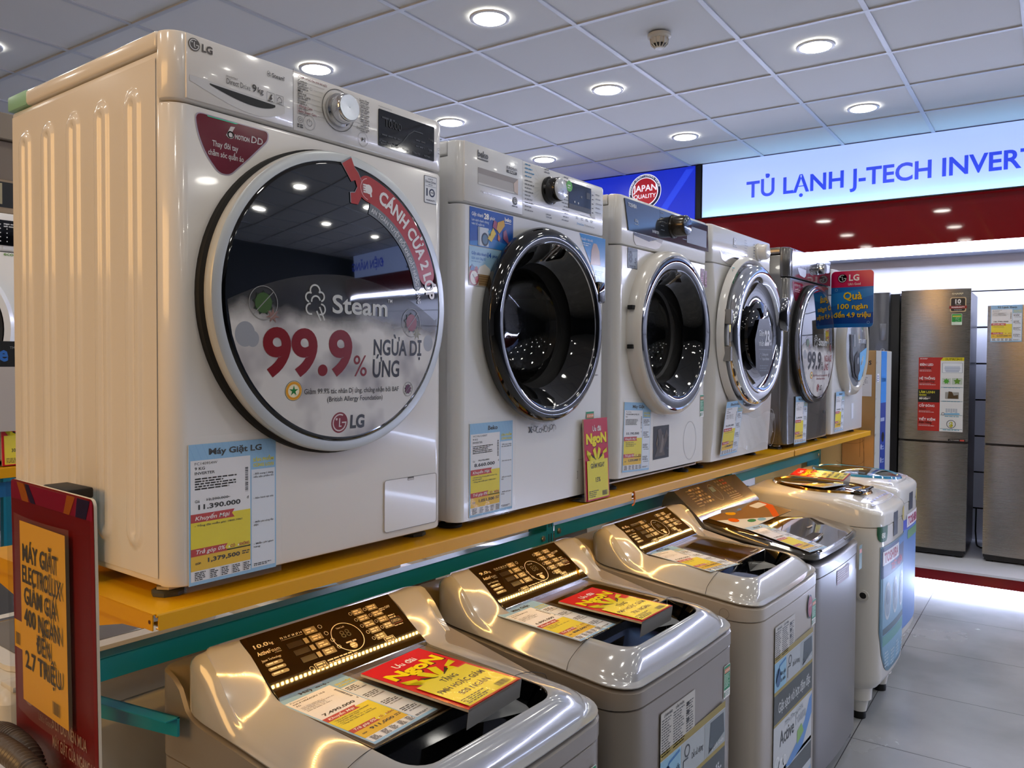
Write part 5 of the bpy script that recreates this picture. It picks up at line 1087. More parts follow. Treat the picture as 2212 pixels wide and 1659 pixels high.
promo_card('red card reading 800 lying on the nearest grey top loader', (.336, -.292, Z0-.2145), (1, .06, 0), (.03, 1, .02), .155, .238, promo_art(.155, .238, ['TẶNG', 'PMH HOẶC GIẢM', '800 NGÀN']), foot=(0, .004, -.030))
promo_card('red card reading 700 lying on the 9.0 kg top loader', (.897, -.303, Z0-.2145), (1, .0, 0), (.015, 1, .02), .148, .216, promo_art(.148, .216, ['TẶNG', 'PMH HOẶC GIẢM', '700 NGÀN']), foot=(0, .004, -.030))

# ---------------- fourth: dark grey with a full sloping lid
x0, W, yf = 1.975, .575, -.34
t = thing('top_load_washer', 'dark grey top load washer with glossy lid carrying an orange advert sheet', 'washing machine', (x0, 0, 0), 0, 'top load washers in front of the shelf')
GAP4 = [(.2, -.15), (.18, -.165), (.165, -.18), (.07, -.235), (-.34, -.315), (-.4, -.325)]
m_dk = mat('dark_grey_shell', '6e6a64', .2, metal=.4, coat=.5); m_dkc = mat('dark_grey_cabinet', '8d8a88', .3, metal=.45, coat=.2)
cabinet_body(t, W, yf, .2, m_dkc, lambda y: interp(GAP4, y), seam=.70, bul=.012)
b = B(); prof = [(.195, -.165), (.185, -.135), (.17, -.118), (.15, -.114), (.06, -.19), (.035, -.215), (.03, -.24), (.195, -.24)]
b.prism([(p[0], Z0+p[1]) for p in prof], lambda p, q: (.004+(W-.008)*q, p[0], p[1]), m_dk); b.build('console', t, smooth=40)
V = Vector((0, .09, .076)); b = B(); b.prism([(.152, Z0-.1125), (.062, Z0-.1885), (.062, Z0-.192), (.152, Z0-.116)], lambda p, q: (.055+(W-.12)*q, p[0], p[1]), m_brown); pn = b.build('control_panel', t, smooth=20)
a = Art(.0003); g = 'c8a468'; w4 = W-.12
a.ring(.225, .062, .033, .0015, g, 3, n=48, ry=.04); a.rr(.205, .066, .24, .09, .002, '7d8a7c', 3); 
for i in range(5):
    for j in range(4): a.rr(.05+.024*j+.006*i, .095-.016*i, .068+.024*j+.006*i, .104-.016*i, .001, '8d734a' if (i+j) % 3 else 'd8b478', 3); a.rr(.285+.024*j+.004*i, .1-.016*i, .303+.024*j+.004*i, .109-.016*i, .001, 'b0502a' if j > 1 and i < 2 else '8d734a', 3)
a.bars(.02, .1, .05, .003, 7, g, 4); a.bars(.3, .03, .1, .003, 3, g, 3)
a.build('panel_print', pn, (.055, .062, Z0-.1885), X, V.normalized(), rough=.3)
Lz = lambda y: -.207-.16*(.055-y)
b = B(); P = rring(.006, W-.006, yf+.002, .055, .06, .01, .012); q0 = lambda k, dz: [(W/2+(x-W/2)*(1-2*k/W), y+(k if y < -.2 else -k*.2), Z0+Lz(y)+dz) for x, y in P]
b.loft([q0(.01, -.030), q0(0, -.022), q0(.0, -.008), q0(.006, -.001)], mat('gunmetal_trim', '7a7874', .12, metal=.8)); ld = b.build('lid', t, smooth=40)
b = B(); b.loft([q0(.007, -.001), q0(.009, .0015), q0(.014, .002)], m_amber); b.build('lid_glass', ld, smooth=40)
b = B(); b.box(.10, .30, -.285, -.238, Z0+Lz(-.26)-.001, Z0+Lz(-.26)+.0015, m=DARKGAP); lbl(b.build('grip_slot', ld), 'black finger slot')
b = B(); b.tube([(.09, -.29, Z0+Lz(-.29)+.004), (.18, -.297, Z0+Lz(-.29)+.008), (.29, -.285, Z0+Lz(-.28)+.005)], [.003, .006, .004], 8, CHROME); b.build('lid_grip', ld)
a = Art(.0004); 
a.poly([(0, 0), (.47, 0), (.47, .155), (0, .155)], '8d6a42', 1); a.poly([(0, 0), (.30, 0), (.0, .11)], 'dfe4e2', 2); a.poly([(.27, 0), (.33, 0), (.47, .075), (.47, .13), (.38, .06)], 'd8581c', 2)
a.disc(.07, .075, .028, 'e0661e', 4, ry=.018); a.disc(.15, .12, .03, 'e0a81e', 4, ry=.016); a.disc(.24, .13, .025, '6a86b8', 4, ry=.014); a.disc(.14, .035, .03, '3a8a58', 3, ry=.012); a.disc(.2, .02, .03, '8ac0d8', 3, ry=.012)
a.text('Giảm mài mòn', .16, .135, .012, 'e8e0d0', width=.12, bold=.01); a.rr(.34, .09, .45, .125, .01, 'dcdcd6', 3)
ay = -.098; sl = Vector((0, 1, .16)).normalized()
a.build('advert_sheet', ld, (.06, ay, Z0+Lz(ay)+.003), X, sl, rough=.15)
a = Art(); a.text('Panasonic', .33, 0, .008, 'd8c8a8', width=.055, bold=.02); a.build('lid_logo', ld, (0, -.225, Z0+Lz(-.225)+.003), X, sl)
lidtag('price sheet under glare on the glossy lid of the dark grey top loader', (1.99, -.325), .115, .245, -.20, price_art(.115, .245, 'Máy Giặt', ['NA-FS11X1', '11 KG'], '9.490.000', '', '1,150,000', [], [], 31), z=Lz(-.325)+.004, tilt=.16)
a = Art(.0003); a.rect(.23, Z0-.415, .385, Z0-.365, '8a6a6c', 1); a.bars(.235, Z0-.37, .14, .004, 5, 'd8ccd0', 1.9); a.rr(.52, Z0-.42, .56, Z0-.33, .002, '2a5a3a', 1); a.rect(.525, Z0-.36, .555, Z0-.345, 'd07858', 2)
a.build('front_stickers', t, (0, yf-.0125, 0), X, Zv)
b = B(); b.box(.03, W-.03, yf+.012, .19, .0005, .04, m=mat('plinth_grey', '3a3a3a', .4)); b.build('kick_plate', t)

# ---------------- the two white ones at the end of the row, oval lids
m_wt = mat('white_shell', 'e4e1da', .16, coat=.4)
def oval_loader(x0, W, yf, label, rim, glassc, poster, word):
    t = thing('top_load_washer', label, 'washing machine', (x0, 0, 0), 0, 'top load washers in front of the shelf')
    P = rring(0, W, yf, .16, .075, .03, .012)
    def ring(k, z): return [(W/2+(x-W/2)*(1-2*k/W), (yf+.16)/2+(y-(yf+.16)/2)*(1-2*k/(.16-yf)), z(x, y) if callable(z) else z) for x, y in P]
    b = B(); b.loft([ring(.02, .13), ring(.006, .15), ring(0, .17), ring(0, Z0-.292), ring(.003, Z0-.290)], m_wt); b.build('cabinet', t, smooth=40)
    tz = lambda y: Z0-.182-.012*max(0, -y)/.3-.030*max(0, (-.22-y)/.17)**1.6
    cr = lambda x, y, h: tz(y)+h*(1-((x-W/2)/(W/2))**2)
    b = B(); R_ = [ring(.003, Z0-.289), ring(-.001, Z0-.286), ring(-.001, lambda x, y: tz(y)-.018), ring(.004, lambda x, y: tz(y)-.007), ring(.014, lambda x, y: cr(x, y, .0)), ring(.03, lambda x, y: cr(x, y, .012))]
    cx, cy, rx, ry = W/2-.01, -.105, .165, .205
    base = ring(.03, lambda x, y: 0); ov = []
    for (x, y, z) in base: a_ = math.atan2((y-cy)/ry, (x-cx)/rx); ov.append((cx+rx*math.cos(a_), cy+ry*math.sin(a_)))
    for k in range(1, 9): q = k/8; R_.append([(p[0]+(o[0]-p[0])*q, p[1]+(o[1]-p[1])*q, cr(p[0]+(o[0]-p[0])*q, p[1]+(o[1]-p[1])*q, .012)+.004*q) for p, o in zip(base, ov)])
    b.loft(R_, m_wt, True, (True, True)); b.build('top_cover', t, smooth=40)
    el = lambda s, dz: [(cx+rx*s*math.cos(2*PI*i/64), cy+ry*s*math.sin(2*PI*i/64), cr(cx+rx*s*math.cos(2*PI*i/64), cy+ry*s*math.sin(2*PI*i/64), .012)+dz) for i in range(64)]
    b = B(); b.loft([el(.98, .004), el(.96, .012), el(.90, .013), el(.875, .008)], rim); ld = b.build('lid_rim', t, smooth=40)
    b = B(); b.loft([el(.876, .008), el(.7, .014), el(.4, .018), el(.02, .019)], glassc); lbl(b.build('lid_glass', t, smooth=40), 'dark glossy oval lid')
    a = Art(.0006); Q = [(.06+(W-.12)*i/20, yf+.022+.014*(1-(1-2*i/20)**2)*-1+.014) for i in range(21)]; Q2 = [(W-.05-(W-.17)*i/20, yf+.075+.035*math.sin(PI*i/20)) for i in range(21)]
    pn = a.poly(Q+[(p[0], p[1]) for p in Q2], 'b9bcd6', 1)
    for i in range(5): a.bars(.12+.05*i, yf+.088+.008*((i*3) % 4), .03, .0035, 3, '5c6080', 2.2, 3, seed=i)
    for i in range(7): a.rr(.10+.042*i, yf+.045, .128+.042*i, yf+.054, .003, '9a9cc4', 3)
    a.rr(W/2+.02, yf+.068, W/2+.055, yf+.078, .002, '201828', 3)
    a.build('control_panel', t, (0, 0, 0), X, Y, lambda u, v, n: (u, v, cr(u, v, .012)*1.0-.0+n+.0012-.010*max(0, (yf+.045-v)/.045)))
    wy = lambda u: yf-.012*max(0, 1-((u-W/2)/(W/2))**2)
    a = Art(.0004); poster(a, W, word)
    def wp(u, v, n):
        r = .075; y = wy(u)
        if u < r: y += r-math.sqrt(max(r*r-(r-u)**2, 0))
        if u > W-r: y += r-math.sqrt(max(r*r-(u-W+r)**2, 0))
        return (u, y-n-.0012, Z0+v)
    a.build('front_poster', t, (0, 0, 0), X, Zv, wp)
    for x in (.075, W-.075):
        for y in (yf+.075, .10):
            b = B(); b.lathe([(.028, .03), (.036, .075), (.046, .08), (.05, .15)], (x, y, 0), 'z', 20, m_wt, (True, True)); f = b.build('leg', t)
            b = B(); b.lathe([(.026, .0005), (.027, .014), (.024, .031)], (x, y, 0), 'z', 16, RUBBER, (True, True)); b.build('foot_pad', f)
    b = B(); b.box(.07, W-.07, yf+.08, .1, .08, .14, m=mat('underside_grey', '55565a', .6)); b.build('underside', t)
    return t
def gridpoly(a, x0, x1, z0, z1, col, layer, rb=0, n=24):
    V, F = [], []
    for i in range(n+1):
        u = x0+(x1-x0)*i/n; s = (u-x0)/(x1-x0); lo = z0
        if rb: q = max(0, 1-min(s, 1-s)/(rb/(x1-x0))); lo = z0+rb*1.5*(1-math.sqrt(max(0, 1-q*q)))
        V += [(u, lo), (u, z1)]
    for i in range(n): F.append((2*i, 2*i+2, 2*i+3, 2*i+1))
    a.items.append((V, F, col, layer))
def poster5(a, W, word):
    gridpoly(a, .045, W-.03, -.905+.03, -.365, '55798c', 1, .12); gridpoly(a, .052, W-.03, -.86, -.372, '7aa6c0', 1.5, .12); gridpoly(a, .052, W-.03, -.49, -.372, '2c4474', 1.7)
    gridpoly(a, .06, .30, -.44, -.385, 'e8e4e6', 3); a.text(word, .075, -.43, .036, 'a01420', bold=.04, width=.21, layer=4)
    gridpoly(a, .30, W-.03, -.40, -.372, '3f7ab8', 2); a.text('TIẾT KIỆM', .17, -.475, .026, 'b8243c', width=.20, bold=.03, layer=4)
    for u in (.13, .25, .37): a.disc(u, -.59, .045, 'c4d0d8', 3, ry=.075); a.disc(u, -.59, .035, '8498a8', 4, ry=.062); a.disc(u, -.575, .02, '54687a', 5, ry=.03)
    gridpoly(a, .07, W-.05, -.715, -.69, '3f5a66', 3); gridpoly(a, .07, W-.05, -.76, -.72, '5f9c98', 3)
    for i in range(4): a.bars(.1+.09*i, -.79-.012*(i % 2), .06, .006, 5, 'b8ccd6', 2.2, 4, seed=i)
    gridpoly(a, .03, .11, -.345, -.285, '1f5a34', 2, .02); a.text('80', .05, -.33, .02, 'e8f0e8', width=.03, bold=.04); gridpoly(a, .20, .27, -.345, -.25, '23293a', 2); a.bars(.21, -.27, .05, .005, 6, '7a86a8', 2); a.disc(.40, -.28, .03, 'c8b460', 2, ry=.03)
def poster6(a, W, word):
    gridpoly(a, .03, W-.02, -.86, -.41, '4a78b8', 1, .1); gridpoly(a, .03, W-.02, -.41, -.365, '2438b8', 1); gridpoly(a, .18, W-.02, -.405, -.345, 'e4e0e4', 3); a.text(word, .2, -.395, .036, 'a01450', bold=.04, width=.24, layer=4); gridpoly(a, .2, W-.03, -.46, -.42, '5a8a58', 3)
    gridpoly(a, .22, .3, -.33, -.25, '23293a', 2); a.disc(.42, -.28, .03, 'c8b460', 2)
m_gold = mat('gold_rim', 'b08038', .12, metal=1); m_blue = mat('blue_rim', '2a88b8', .12, coat=.8)
t5 = oval_loader(2.635, .49, -.385, 'white top load washer with gold rimmed oval lid and blue front poster', m_gold, m_amber, poster5, 'TOSHIBA')
b = B(); b.lathe([(.022, -.0005), (.022, -.005), (.013, -.006), (.0125, -.0005)], (0, -.335, Z0-.55), 'x', 24, m_wt); b.build('drain_spout', t5)
a = Art(); a.disc(.0, 0, .0125, '1a1816', 1); a.build('spout_hole', t5, (-.0008, -.335, Z0-.55), (0, -1, 0), Zv)
b = B(); b.box(.12, .30, -.30, -.262, Z0-.178, Z0-.1655, .004, 2, BLACKG); lbl(b.build('lid_grip', t5), 'black lid grip')
t6 = oval_loader(3.19, .49, -.33, 'farthest white top load washer, blue rimmed oval lid, partly hidden', m_blue, mat('blue_smoked_glass', '10303a', .04, coat=1), poster6, 'TOSHIBA')
lidtag('price sheet curled under glare on the gold rimmed oval lid', (2.70, -.165), .15, .225, -.30, price_art(.15, .225, 'Máy Giặt', ['AW-H1100', '10 KG'], '6.290.000', '', '760,000', [], [], 35), z=-.158, tilt=-.02)
promo_card('red card seen edge on, lying on the gold rimmed oval lid', (2.865, -.195, Z0-.145), (1, .05, .1), (-.02, 1, .03), .14, .22, promo_art(.14, .22, ['TẶNG', 'PMH HOẶC GIẢM', '500 NGÀN']), foot=(0, .002, -.030))
# ------------------------------------------------------------------ refrigerators on the plinth
m_inox = mat('brushed_inox', '8f8a82', .3, metal=.85)
def brushed(m, scale, s=(.08)):
    nt = m.node_tree; bs = nt.nodes['Principled BSDF']; tc = nt.nodes.new('ShaderNodeTexCoord'); mp = nt.nodes.new('ShaderNodeMapping'); n = nt.nodes.new('ShaderNodeTexNoise')
    mp.inputs['Scale'].default_value = scale; n.inputs['Scale'].default_value = 60; mr = nt.nodes.new('ShaderNodeMapRange'); mr.inputs[3].default_value = .24; mr.inputs[4].default_value = .24+s
    nt.links.new(tc.outputs['Object'], mp.inputs[0]); nt.links.new(mp.outputs[0], n.inputs['Vector']); nt.links.new(n.outputs['Fac'], mr.inputs[0]); nt.links.new(mr.outputs[0], bs.inputs['Roughness'])
brushed(m_inox, (1, .15, 12))
m_fside = mat('refrigerator_side', '4e5158', .3, metal=.4); m_fblk = mat('refrigerator_black', '0e0f11', .3)
PZ = .1302
def fridge(label, y0, y1, zt, zg, xg=5.274):
    w = y1-y0; t = thing('refrigerator', label, 'refrigerator', G(xg, y1, PZ), TH, 'refrigerators along the far wall')
    H = zt-PZ
    b = B(); b.box(.06, .60, -w+.006, -.006, .03, H-.012, .006, 2, m_fside); b.build('cabinet', t)
    for nm, z0, z1 in (('lower_door', .045, zg-PZ-.006), ('upper_door', zg-PZ+.008, H)):
        b = B(); n = 16; P = [(.052, 0)]+[(.028-.028*math.sin(PI*i/n)**.6, -w*i/n) for i in range(n+1)]+[(.052, -w)]
        b.loft([[(x, y, z0) for x, y in P], [(x, y, z1) for x, y in P]], m_inox); b.build(nm, t, smooth=50)
    b = B(); b.box(.03, .55, -w+.004, -.004, .026, H-.02, m=m_fblk); b.box(.02, .06, -w+.01, -.01, .01, .044, m=m_fblk); b.build('gasket_core', t, smooth=0)
    for y in (-.04, -w+.04):
        for x in (.05, .5): b = B(); b.lathe([(.022, .0002), (.022, .018), (.018, .028)], (x, y, 0), 'z', 16, RUBBER, (True, True)); b.lathe([(.0225, .012), (.0225, .018)], (x, y, 0), 'z', 16, STEEL); b.build('foot', t)
    return t
f1 = fridge('slim brushed steel refrigerator with red feature sticker panel', -.585, -.173, 1.895, .887)
a = Art(.0004); fz = lambda z: z+1.055-PZ
u0 = .108; 
a.text('SHARP', .305, fz(.80), .011, 'e0d4b0', width=.066, bold=.03)
a.rr(.295, fz(.687), .388, fz(.783), .012, 'c8b088', 1); a.rr(.301, fz(.693), .382, fz(.777), .009, '1c1a1a', 2); a.text('10', .3415, fz(.742), .027, 'e4e4e4', 'c', .035); a.text('YEAR', .3415, fz(.731), .006, 'c8c8c8', 'c', width=.035); a.rect(.291, fz(.709), .392, fz(.727), '8c1c1c', 3); a.text('WARRANTY', .3415, fz(.7125), .010, 'e8e0e0', 'c', .02, width=.078, layer=4); a.text('Compressor', .3415, fz(.6985), .006, 'c8c8c8', 'c', width=.045)
a.rr(.306, fz(.602), .366, fz(.675), .004, 'd8e8d8', 1); a.rr(.308, fz(.622), .364, fz(.673), .003, '1c9a3c', 2); a.rect(.312, fz(.655), .36, fz(.663), 'd8c850', 3); a.bars(.314, fz(.65), .044, .003, 5, 'c0e8c8', 2)
a.build('door_badges', f1, (-.0015, 0, 0), (0, -1, 0), Zv)
a = Art(.0004); w, h = .265, .487
a.rect(0, 0, w, h, 'b02318', 1); a.rect(.13, 0, w, h-.022, 'dfe0de', 2); a.poly([(.128, h-.022), (.145, h), (w, h), (w, h-.022)], 'd8c81a', 3); a.text('SUPREME', .155, h-.0175, .013, '1a1a10', width=.10, bold=.03, ital=.15); a.text('SHARP', .008, h-.012, .007, 'e8dada', width=.045, bold=.02)
a.rect(0, .19, .128, .275, '141410', 2.5)
for i, (s1, s2, c1, c2) in enumerate((('ĐÈN LED', 'Rực Sáng', 'f0e6e4', '3a0a06'), ('HỆ THỐNG', 'Làm Lạnh Kép', 'f0e6e4', '3a0a06'), ('LÀM LẠNH', 'NHANH', 'd0c830', 'd0c830'), ('CẤP ĐÔNG', 'Nhanh', 'f0e6e4', '3a0a06'), ('TIẾT KIỆM', 'Điện Năng', 'f0e6e4', '3a0a06'))):
    z = .432-.091*i; a.text(s1, .007, z, .0145, c1, bold=.025, width=min(.098, len(s1)*.0115), layer=4); a.text(s2, .007, z-.019, .0125, c2, bold=.02, width=min(.09, len(s2)*.0085), layer=4); a.rect(.007, z-.027, .075, z-.0258, 'e8d8d4', 4); a.bars(.007, z-.033, .1, .0035, 1, 'e0c8c4', 2, 4, seed=i)
    z0 = .381-.091*i+(.003 if i else 0); a.rect(.134, z0-.004, w-.003, z0-.001, '6a8890', 3) if i else None
a.text('Đồ Uống', .007, .208, .011, 'f0f0e8', width=.055, bold=.03, layer=4)
a.rr(.14, .386, .258, .452, .003, '8f96a0', 3); a.rr(.143, .388, .255, .450, .002, 'e4e8ec', 4); a.rect(.155, .40, .243, .43, 'c0c8d4', 5); a.rect(.15, .415, .248, .417, '9aa4b4', 6); a.rect(.16, .392, .238, .404, 'b4bccc', 6)
a.rr(.14, .31, .192, .352, .002, 'c4ccc0', 3); a.poly(star(.166, .331, .02, 7, .6), '4c9a2c', 4); a.rr(.198, .31, .258, .352, .002, 'b8c4b4', 3); a.poly(star(.228, .331, .022, 5, .55), '5c8a20', 4); a.bars(.15, .292, .1, .005, 1, '5a98b0', 2, 3)
a.rr(.16, .215, .24, .26, .004, '9a9890', 3); a.poly([(.175, .218), (.18, .265), (.2, .262), (.21, .238), (.235, .243), (.235, .218)], '4a3618', 4); a.bars(.145, .202, .11, .005, 1, '5a98b0', 2, 3)
for i in range(5): a.rect(.165+.014*i, .125+.004*(i % 2), .176+.014*i, .152, 'b4bac0', 4)
a.poly([(.155, .112), (.24, .112), (.25, .117), (.24, .124), (.155, .12)], '7ab4d8', 4); a.ring(.15, .116, .010, .003, '5a5c60', 4); a.bars(.16, .103, .09, .005, 1, '5a98b0', 2, 3)
a.ring(.198, .05, .027, .0035, '2c2c2c', 4); a.text('$', .198, .034, .030, 'b8b020', 'c', .04, layer=5); a.bars(.15, .014, .1, .005, 1, '5a98b0', 2, 3)
lbl(a.build('feature_sticker', f1, (-.002, -.118, fz(-.097)), (0, -1, 0), Zv), 'red and white feature sticker panel')
a = Art(.0004); a.rr(0, 0, .10, .013, .003, '16120f', 1); a.text('J-TECH INVERTER', .008, .0035, .006, 'c8c0b8', width=.055, layer=3); a.rect(.068, .002, .094, .011, 'c84838', 2); a.build('inverter_badge', f1, (-.001, -.30, fz(-.158)), (0, -1, 0), Zv)
f2 = fridge('brushed steel refrigerator cut by the right edge, blue price sheet on its top', -1.28, -.680, 1.778, .887)
pt = price_art(.17, .232, 'Tủ Lạnh Sharp', ['SJ-X346E-SL', 'Inverter'], '18.790.000', '', '2,247,500', ['- Tặng phiếu mua hàng', '- Cơ hội trúng thưởng'], [], 41)
o = price_tag('price sheet 18,790,000 on the refrigerator at the right edge', G(5.267, -.70, 1.545), G(0, -1)-G(0, 0), Zv, .168, .230, pt)
# dark side-by-side refrigerator
y1 = .80; t = thing('refrigerator', 'tall dark grey refrigerator with water dispenser behind the pink and blue flag sign', 'refrigerator', G(5.265, y1, PZ), TH, 'refrigerators along the far wall')
H = 1.76; w = y1+.16
b = B(); b.box(.07, .68, -w, 0, .03, H-.01, .004, 2, m_fblk); b.build('cabinet', t)
b = B(); b.box(.0, .068, -y1+.026, -.004, .05, H, .008, 2, mat('silver_door', 'a9acb2', .25, metal=.6)); b.build('left_door', t)
b = B(); b.box(.0, .068, -y1-.106, -y1+.022, .05, H, .008, 2, mat('charcoal_door', '55575e', .25, metal=.6)); d = b.build('right_door', t)
b = B(); b.box(-.003, .004, -y1-.09, -y1-.046, 1.43, 1.545, .003, 2, mat('dispenser_grey', '74777f', .2, metal=.4)); lbl(b.build('dispenser', d), 'grey dispenser window')
a = Art(.0005); 
for z in (1.365, 1.335): a.ring(.068, z, .013, .004, 'a8abb2', 2, ry=.009, n=16)
a.build('dispenser_buttons', d, (-.0008, -y1, 0), (0, -1, 0), Zv)
a = Art(.0005)
for i in range(9): a.rect(.0, .035*i, .05, .035*i+.022, 'e2e4ea', 1); a.bars(.004, .035*i+.016, .04, .004, 2, '7a7e88', 2, 3, seed=i)
a.build('feature_labels', t, (-.001, -y1+.11, 1.26), (0, -1, 0), Zv)
for x in (.12, .6):
    for y in (-.06, -w+.06): b = B(); b.lathe([(.022, .0002), (.022, .031)], (x, y, 0), 'z', 14, RUBBER, (True, True)); b.build('foot', t)
# cord between the two steel ones
b = B(); b.tube([G(5.86, -.60, PZ+.006)+Vector((0, 0, .25)), G(5.84, -.60, PZ+.09), G(5.80, -.61, PZ+.012), G(5.74, -.62, PZ+.006), G(5.68, -.645, PZ+.006), G(5.70, -.665, PZ+.006)], .005, 8, RUBBER)
tag(b.build('power_cord'), 'black power cord lying on the plinth between the two steel refrigerators', 'power cord')

# ------------------------------------------------------------------ cartons at the far end of the shelf
m_card = mottled(mat('brown_card', 'b08a52', .75), '9c7844', 'a98250', 5, 6); m_cardw = mat('white_card', 'b9bab2', .55)
t = thing('carton', 'tall brown carton with white and blue front, standing behind the shelf end', 'carton', (4.085, -.035, 0), 0)
b = B(); b.box(0, .37, .001, .172, 0, 1.474, .003, 1, m_card); b.build('box', t)
a = Art(.0004); a.rect(0, .002, .37, 1.472, 'b6b7ae', 1); a.rect(.12, .002, .25, 1.472, '1f3c8c', 2); a.rect(.12, 1.18, .25, 1.472, '2f86d4', 3); a.text('Panasonic', .135, 1.3, .028, '9cc8ec', rot=PI/2*0, width=.10)
a.rect(.03, 1.3, .075, 1.345, 'e8e8ec', 3); a.bars(.035, 1.335, .035, .006, 3, '4060a0', 2, 4)
for i in range(7): a.disc(.148, .93-.075*i, .011, 'c8d0e0', 4, ry=.016); a.bars(.17, .935-.075*i, .05, .008, 2, '8aa0d0', 1.8, 4, seed=i)
a.disc(.185, .985, .032, '0a0a0c', 4, ry=.028); a.rect(.125, 1.075, .215, 1.095, '9aa8c8', 4); a.rect(.13, .40, .22, .425, 'c0c8d8', 4); a.rect(.16, .30, .205, .36, 'd8dce4', 4)
for i in range(14): a.line([(.004, .1+.1*i), (.018, .112+.1*i)], .004, '6a6a62', 3)
a.build('front_print', t, (0, .0005, 0), X, Zv)
a = Art(.0004); dk = '5c4424'
a.ring(-.11, .83, .06, .0016, dk, 1, ry=.25, n=40, a0=-90, a1=90); 
for z in (.98, .86, .72): a.ring(-.13, z, .075, .0016, dk, 1, ry=.028, n=24, a0=200, a1=360)
a.line([(-.055, .72), (-.055, 1.02)], .0016, dk); a.line([(-.075, .88), (-.075, 1.0)], .0016, dk); a.rect(-.10, 1.22, -.02, 1.34, 'cfcdca', 2); a.bars(-.09, 1.325, .05, .004, 5, '8a8684', 2.4, 3); a.text('S', -.03, 1.395, .022, '2a2014', 'c', .03)
a.build('side_print', t, (-.0005, 0, 0), (0, -1, 0), Zv)
b = B(); b.box(4.115, 4.44, .145, .62, 0, .98, .003, 1, mat('cream_card', 'd4c08c', .7)); o = b.build('carton'); tag(o, 'plain cream carton behind the tall brown one, below shelf level', 'carton')

# ------------------------------------------------------------------ the row backing onto the shelf, seen through the gaps
m_backw = mat('white_back_shell', 'dcdad2', .25)
def back_loader(x0, W, H, label, lidm, fr):
    t = thing('top_load_washer', label, 'washing machine', (x0+W, 1.0, 0), PI, 'top load washers behind the shelf')
    b = B(); b.box(0, W, 0, .52, .03, H-.08, .02, 3, m_backw); b.build('cabinet', t)
    b = B(); b.loft([[(x, y, H-.079) for x, y in rrect(-.002, -.003, W+.002, .522, .03)], [(x, y, H-.022) for x, y in rrect(-.002, -.003, W+.002, .522, .03)], [(x, y, H-.006) for x, y in rrect(.008, .007, W-.008, .512, .03)], [(x, y, H) for x, y in rrect(.03, .03, W-.03, .49, .03)]], m_backw); b.build('top_cover', t, smooth=40)
    b = B(); b.loft([[(x, y, H+.001) for x, y in rrect(.05, .05, W-.05, .44, .05)], [(x, y, H+.012) for x, y in rrect(.05, .05, W-.05, .44, .05)], [(x, y, H+.013) for x, y in rrect(.085, .085, W-.085, .405, .04)]], fr); ld = b.build('lid', t, smooth=30)
    b = B(); b.loft([[(x, y, H+.0135) for x, y in rrect(.086, .086, W-.086, .404, .04)], [(x, y, H+.0145) for x, y in rrect(.09, .09, W-.09, .40, .04)]], lidm); b.build('lid_glass', ld, smooth=30)
    b = B(); b.box(.02, W-.02, .455, .512, H-.004, H+.006, .002, 2, m_backw); b.build('console', t)
    for x in (.06, W-.06):
        for y in (.06, .46): b = B(); b.lathe([(.025, .0002), (.025, .031)], (x, y, 0), 'z', 12, RUBBER, (True, True)); b.build('foot', t)
    return t
m_gl2 = mat('grey_lid_glass', '6f6a62', .12, coat=.4)
back_loader(-.05, .55, .79, 'white washer behind the shelf at the left, grey lid glimpsed under the yellow deck', m_gl2, m_backw)
back_loader(.56, .55, .79, 'white washer behind the shelf with dark lid, seen through the gap above the teal beam', m_brown, m_backw)
back_loader(1.40, .55, .79, 'white washer behind the shelf near the middle upright', m_gl2, m_backw)
back_loader(2.10, .55, .79, 'white washer behind the shelf beyond the middle upright', m_brown, m_backw)
price_tag('price sheet on the lid of a washer behind the shelf, seen under the yellow deck', (.80, .70, .812), (-1, .25, 0), (-.2, -1, 0), .148, .20, price_art(.148, .20, 'Máy Giặt', ['9 KG'], '5.990.000', '', '728,000', [], [], 51))
b = B(); b.lathe([(.022, 0), (.026, .004), (.026, .03), (.018, .034), (.010, .034), (.009, .01), (.001, .01)], (0, 0, 0), 'y', 24, RUBBER); b.lathe([(.03, .034), (.03, .12)], (0, 0, 0), 'y', 24, mat('hose_grey', '6a675f', .5))
o = b.build('drain_pipe'); o.location = (.675, .205, Z0-.255); tag(o, 'dark round drain hose end between the 9.0 kg washer and the teal beam', 'hose')

# ------------------------------------------------------------------ foreground: acrylic stand, vacuum hose on a low table
t = thing('display_table', 'low white display table under the red acrylic stand, below the picture', 'table', (-.42, -.36, 0))
b = B(); b.box(0, .185, 0, .36, .86, .90, .004, 2, WHITE2); b.build('table_top', t)
for x in (.02, .165):
    for y in (.02, .34): b = B(); b.box(x-.015, x+.015, y-.015, y+.015, .0, .86, m=WHITE2); b.build('leg', t)
O = Vector((-.243, -.083, .9005)); U = Vector((-.010, -.2235, 0)).normalized(); V = Vector((-.012, .0, 1)); V = (V-U*V.dot(U)).normalized(); N = U.cross(V)
t = thing('acrylic_stand', 'red acrylic sign stand with yellow paper at the lower left corner', 'sign stand', O)
w, h = .222, .358
m_redcard = mat('red_card', '7c1014', .4)
b = B(); P = rrect(0, 0, w, h, .008); b.prism(P, lambda p, q: U*p[0]+V*p[1]-N*(.003+.003*q), mat('acrylic_edge', 'cfc0a8', .25)); b.build('back_plate', t, smooth=30)
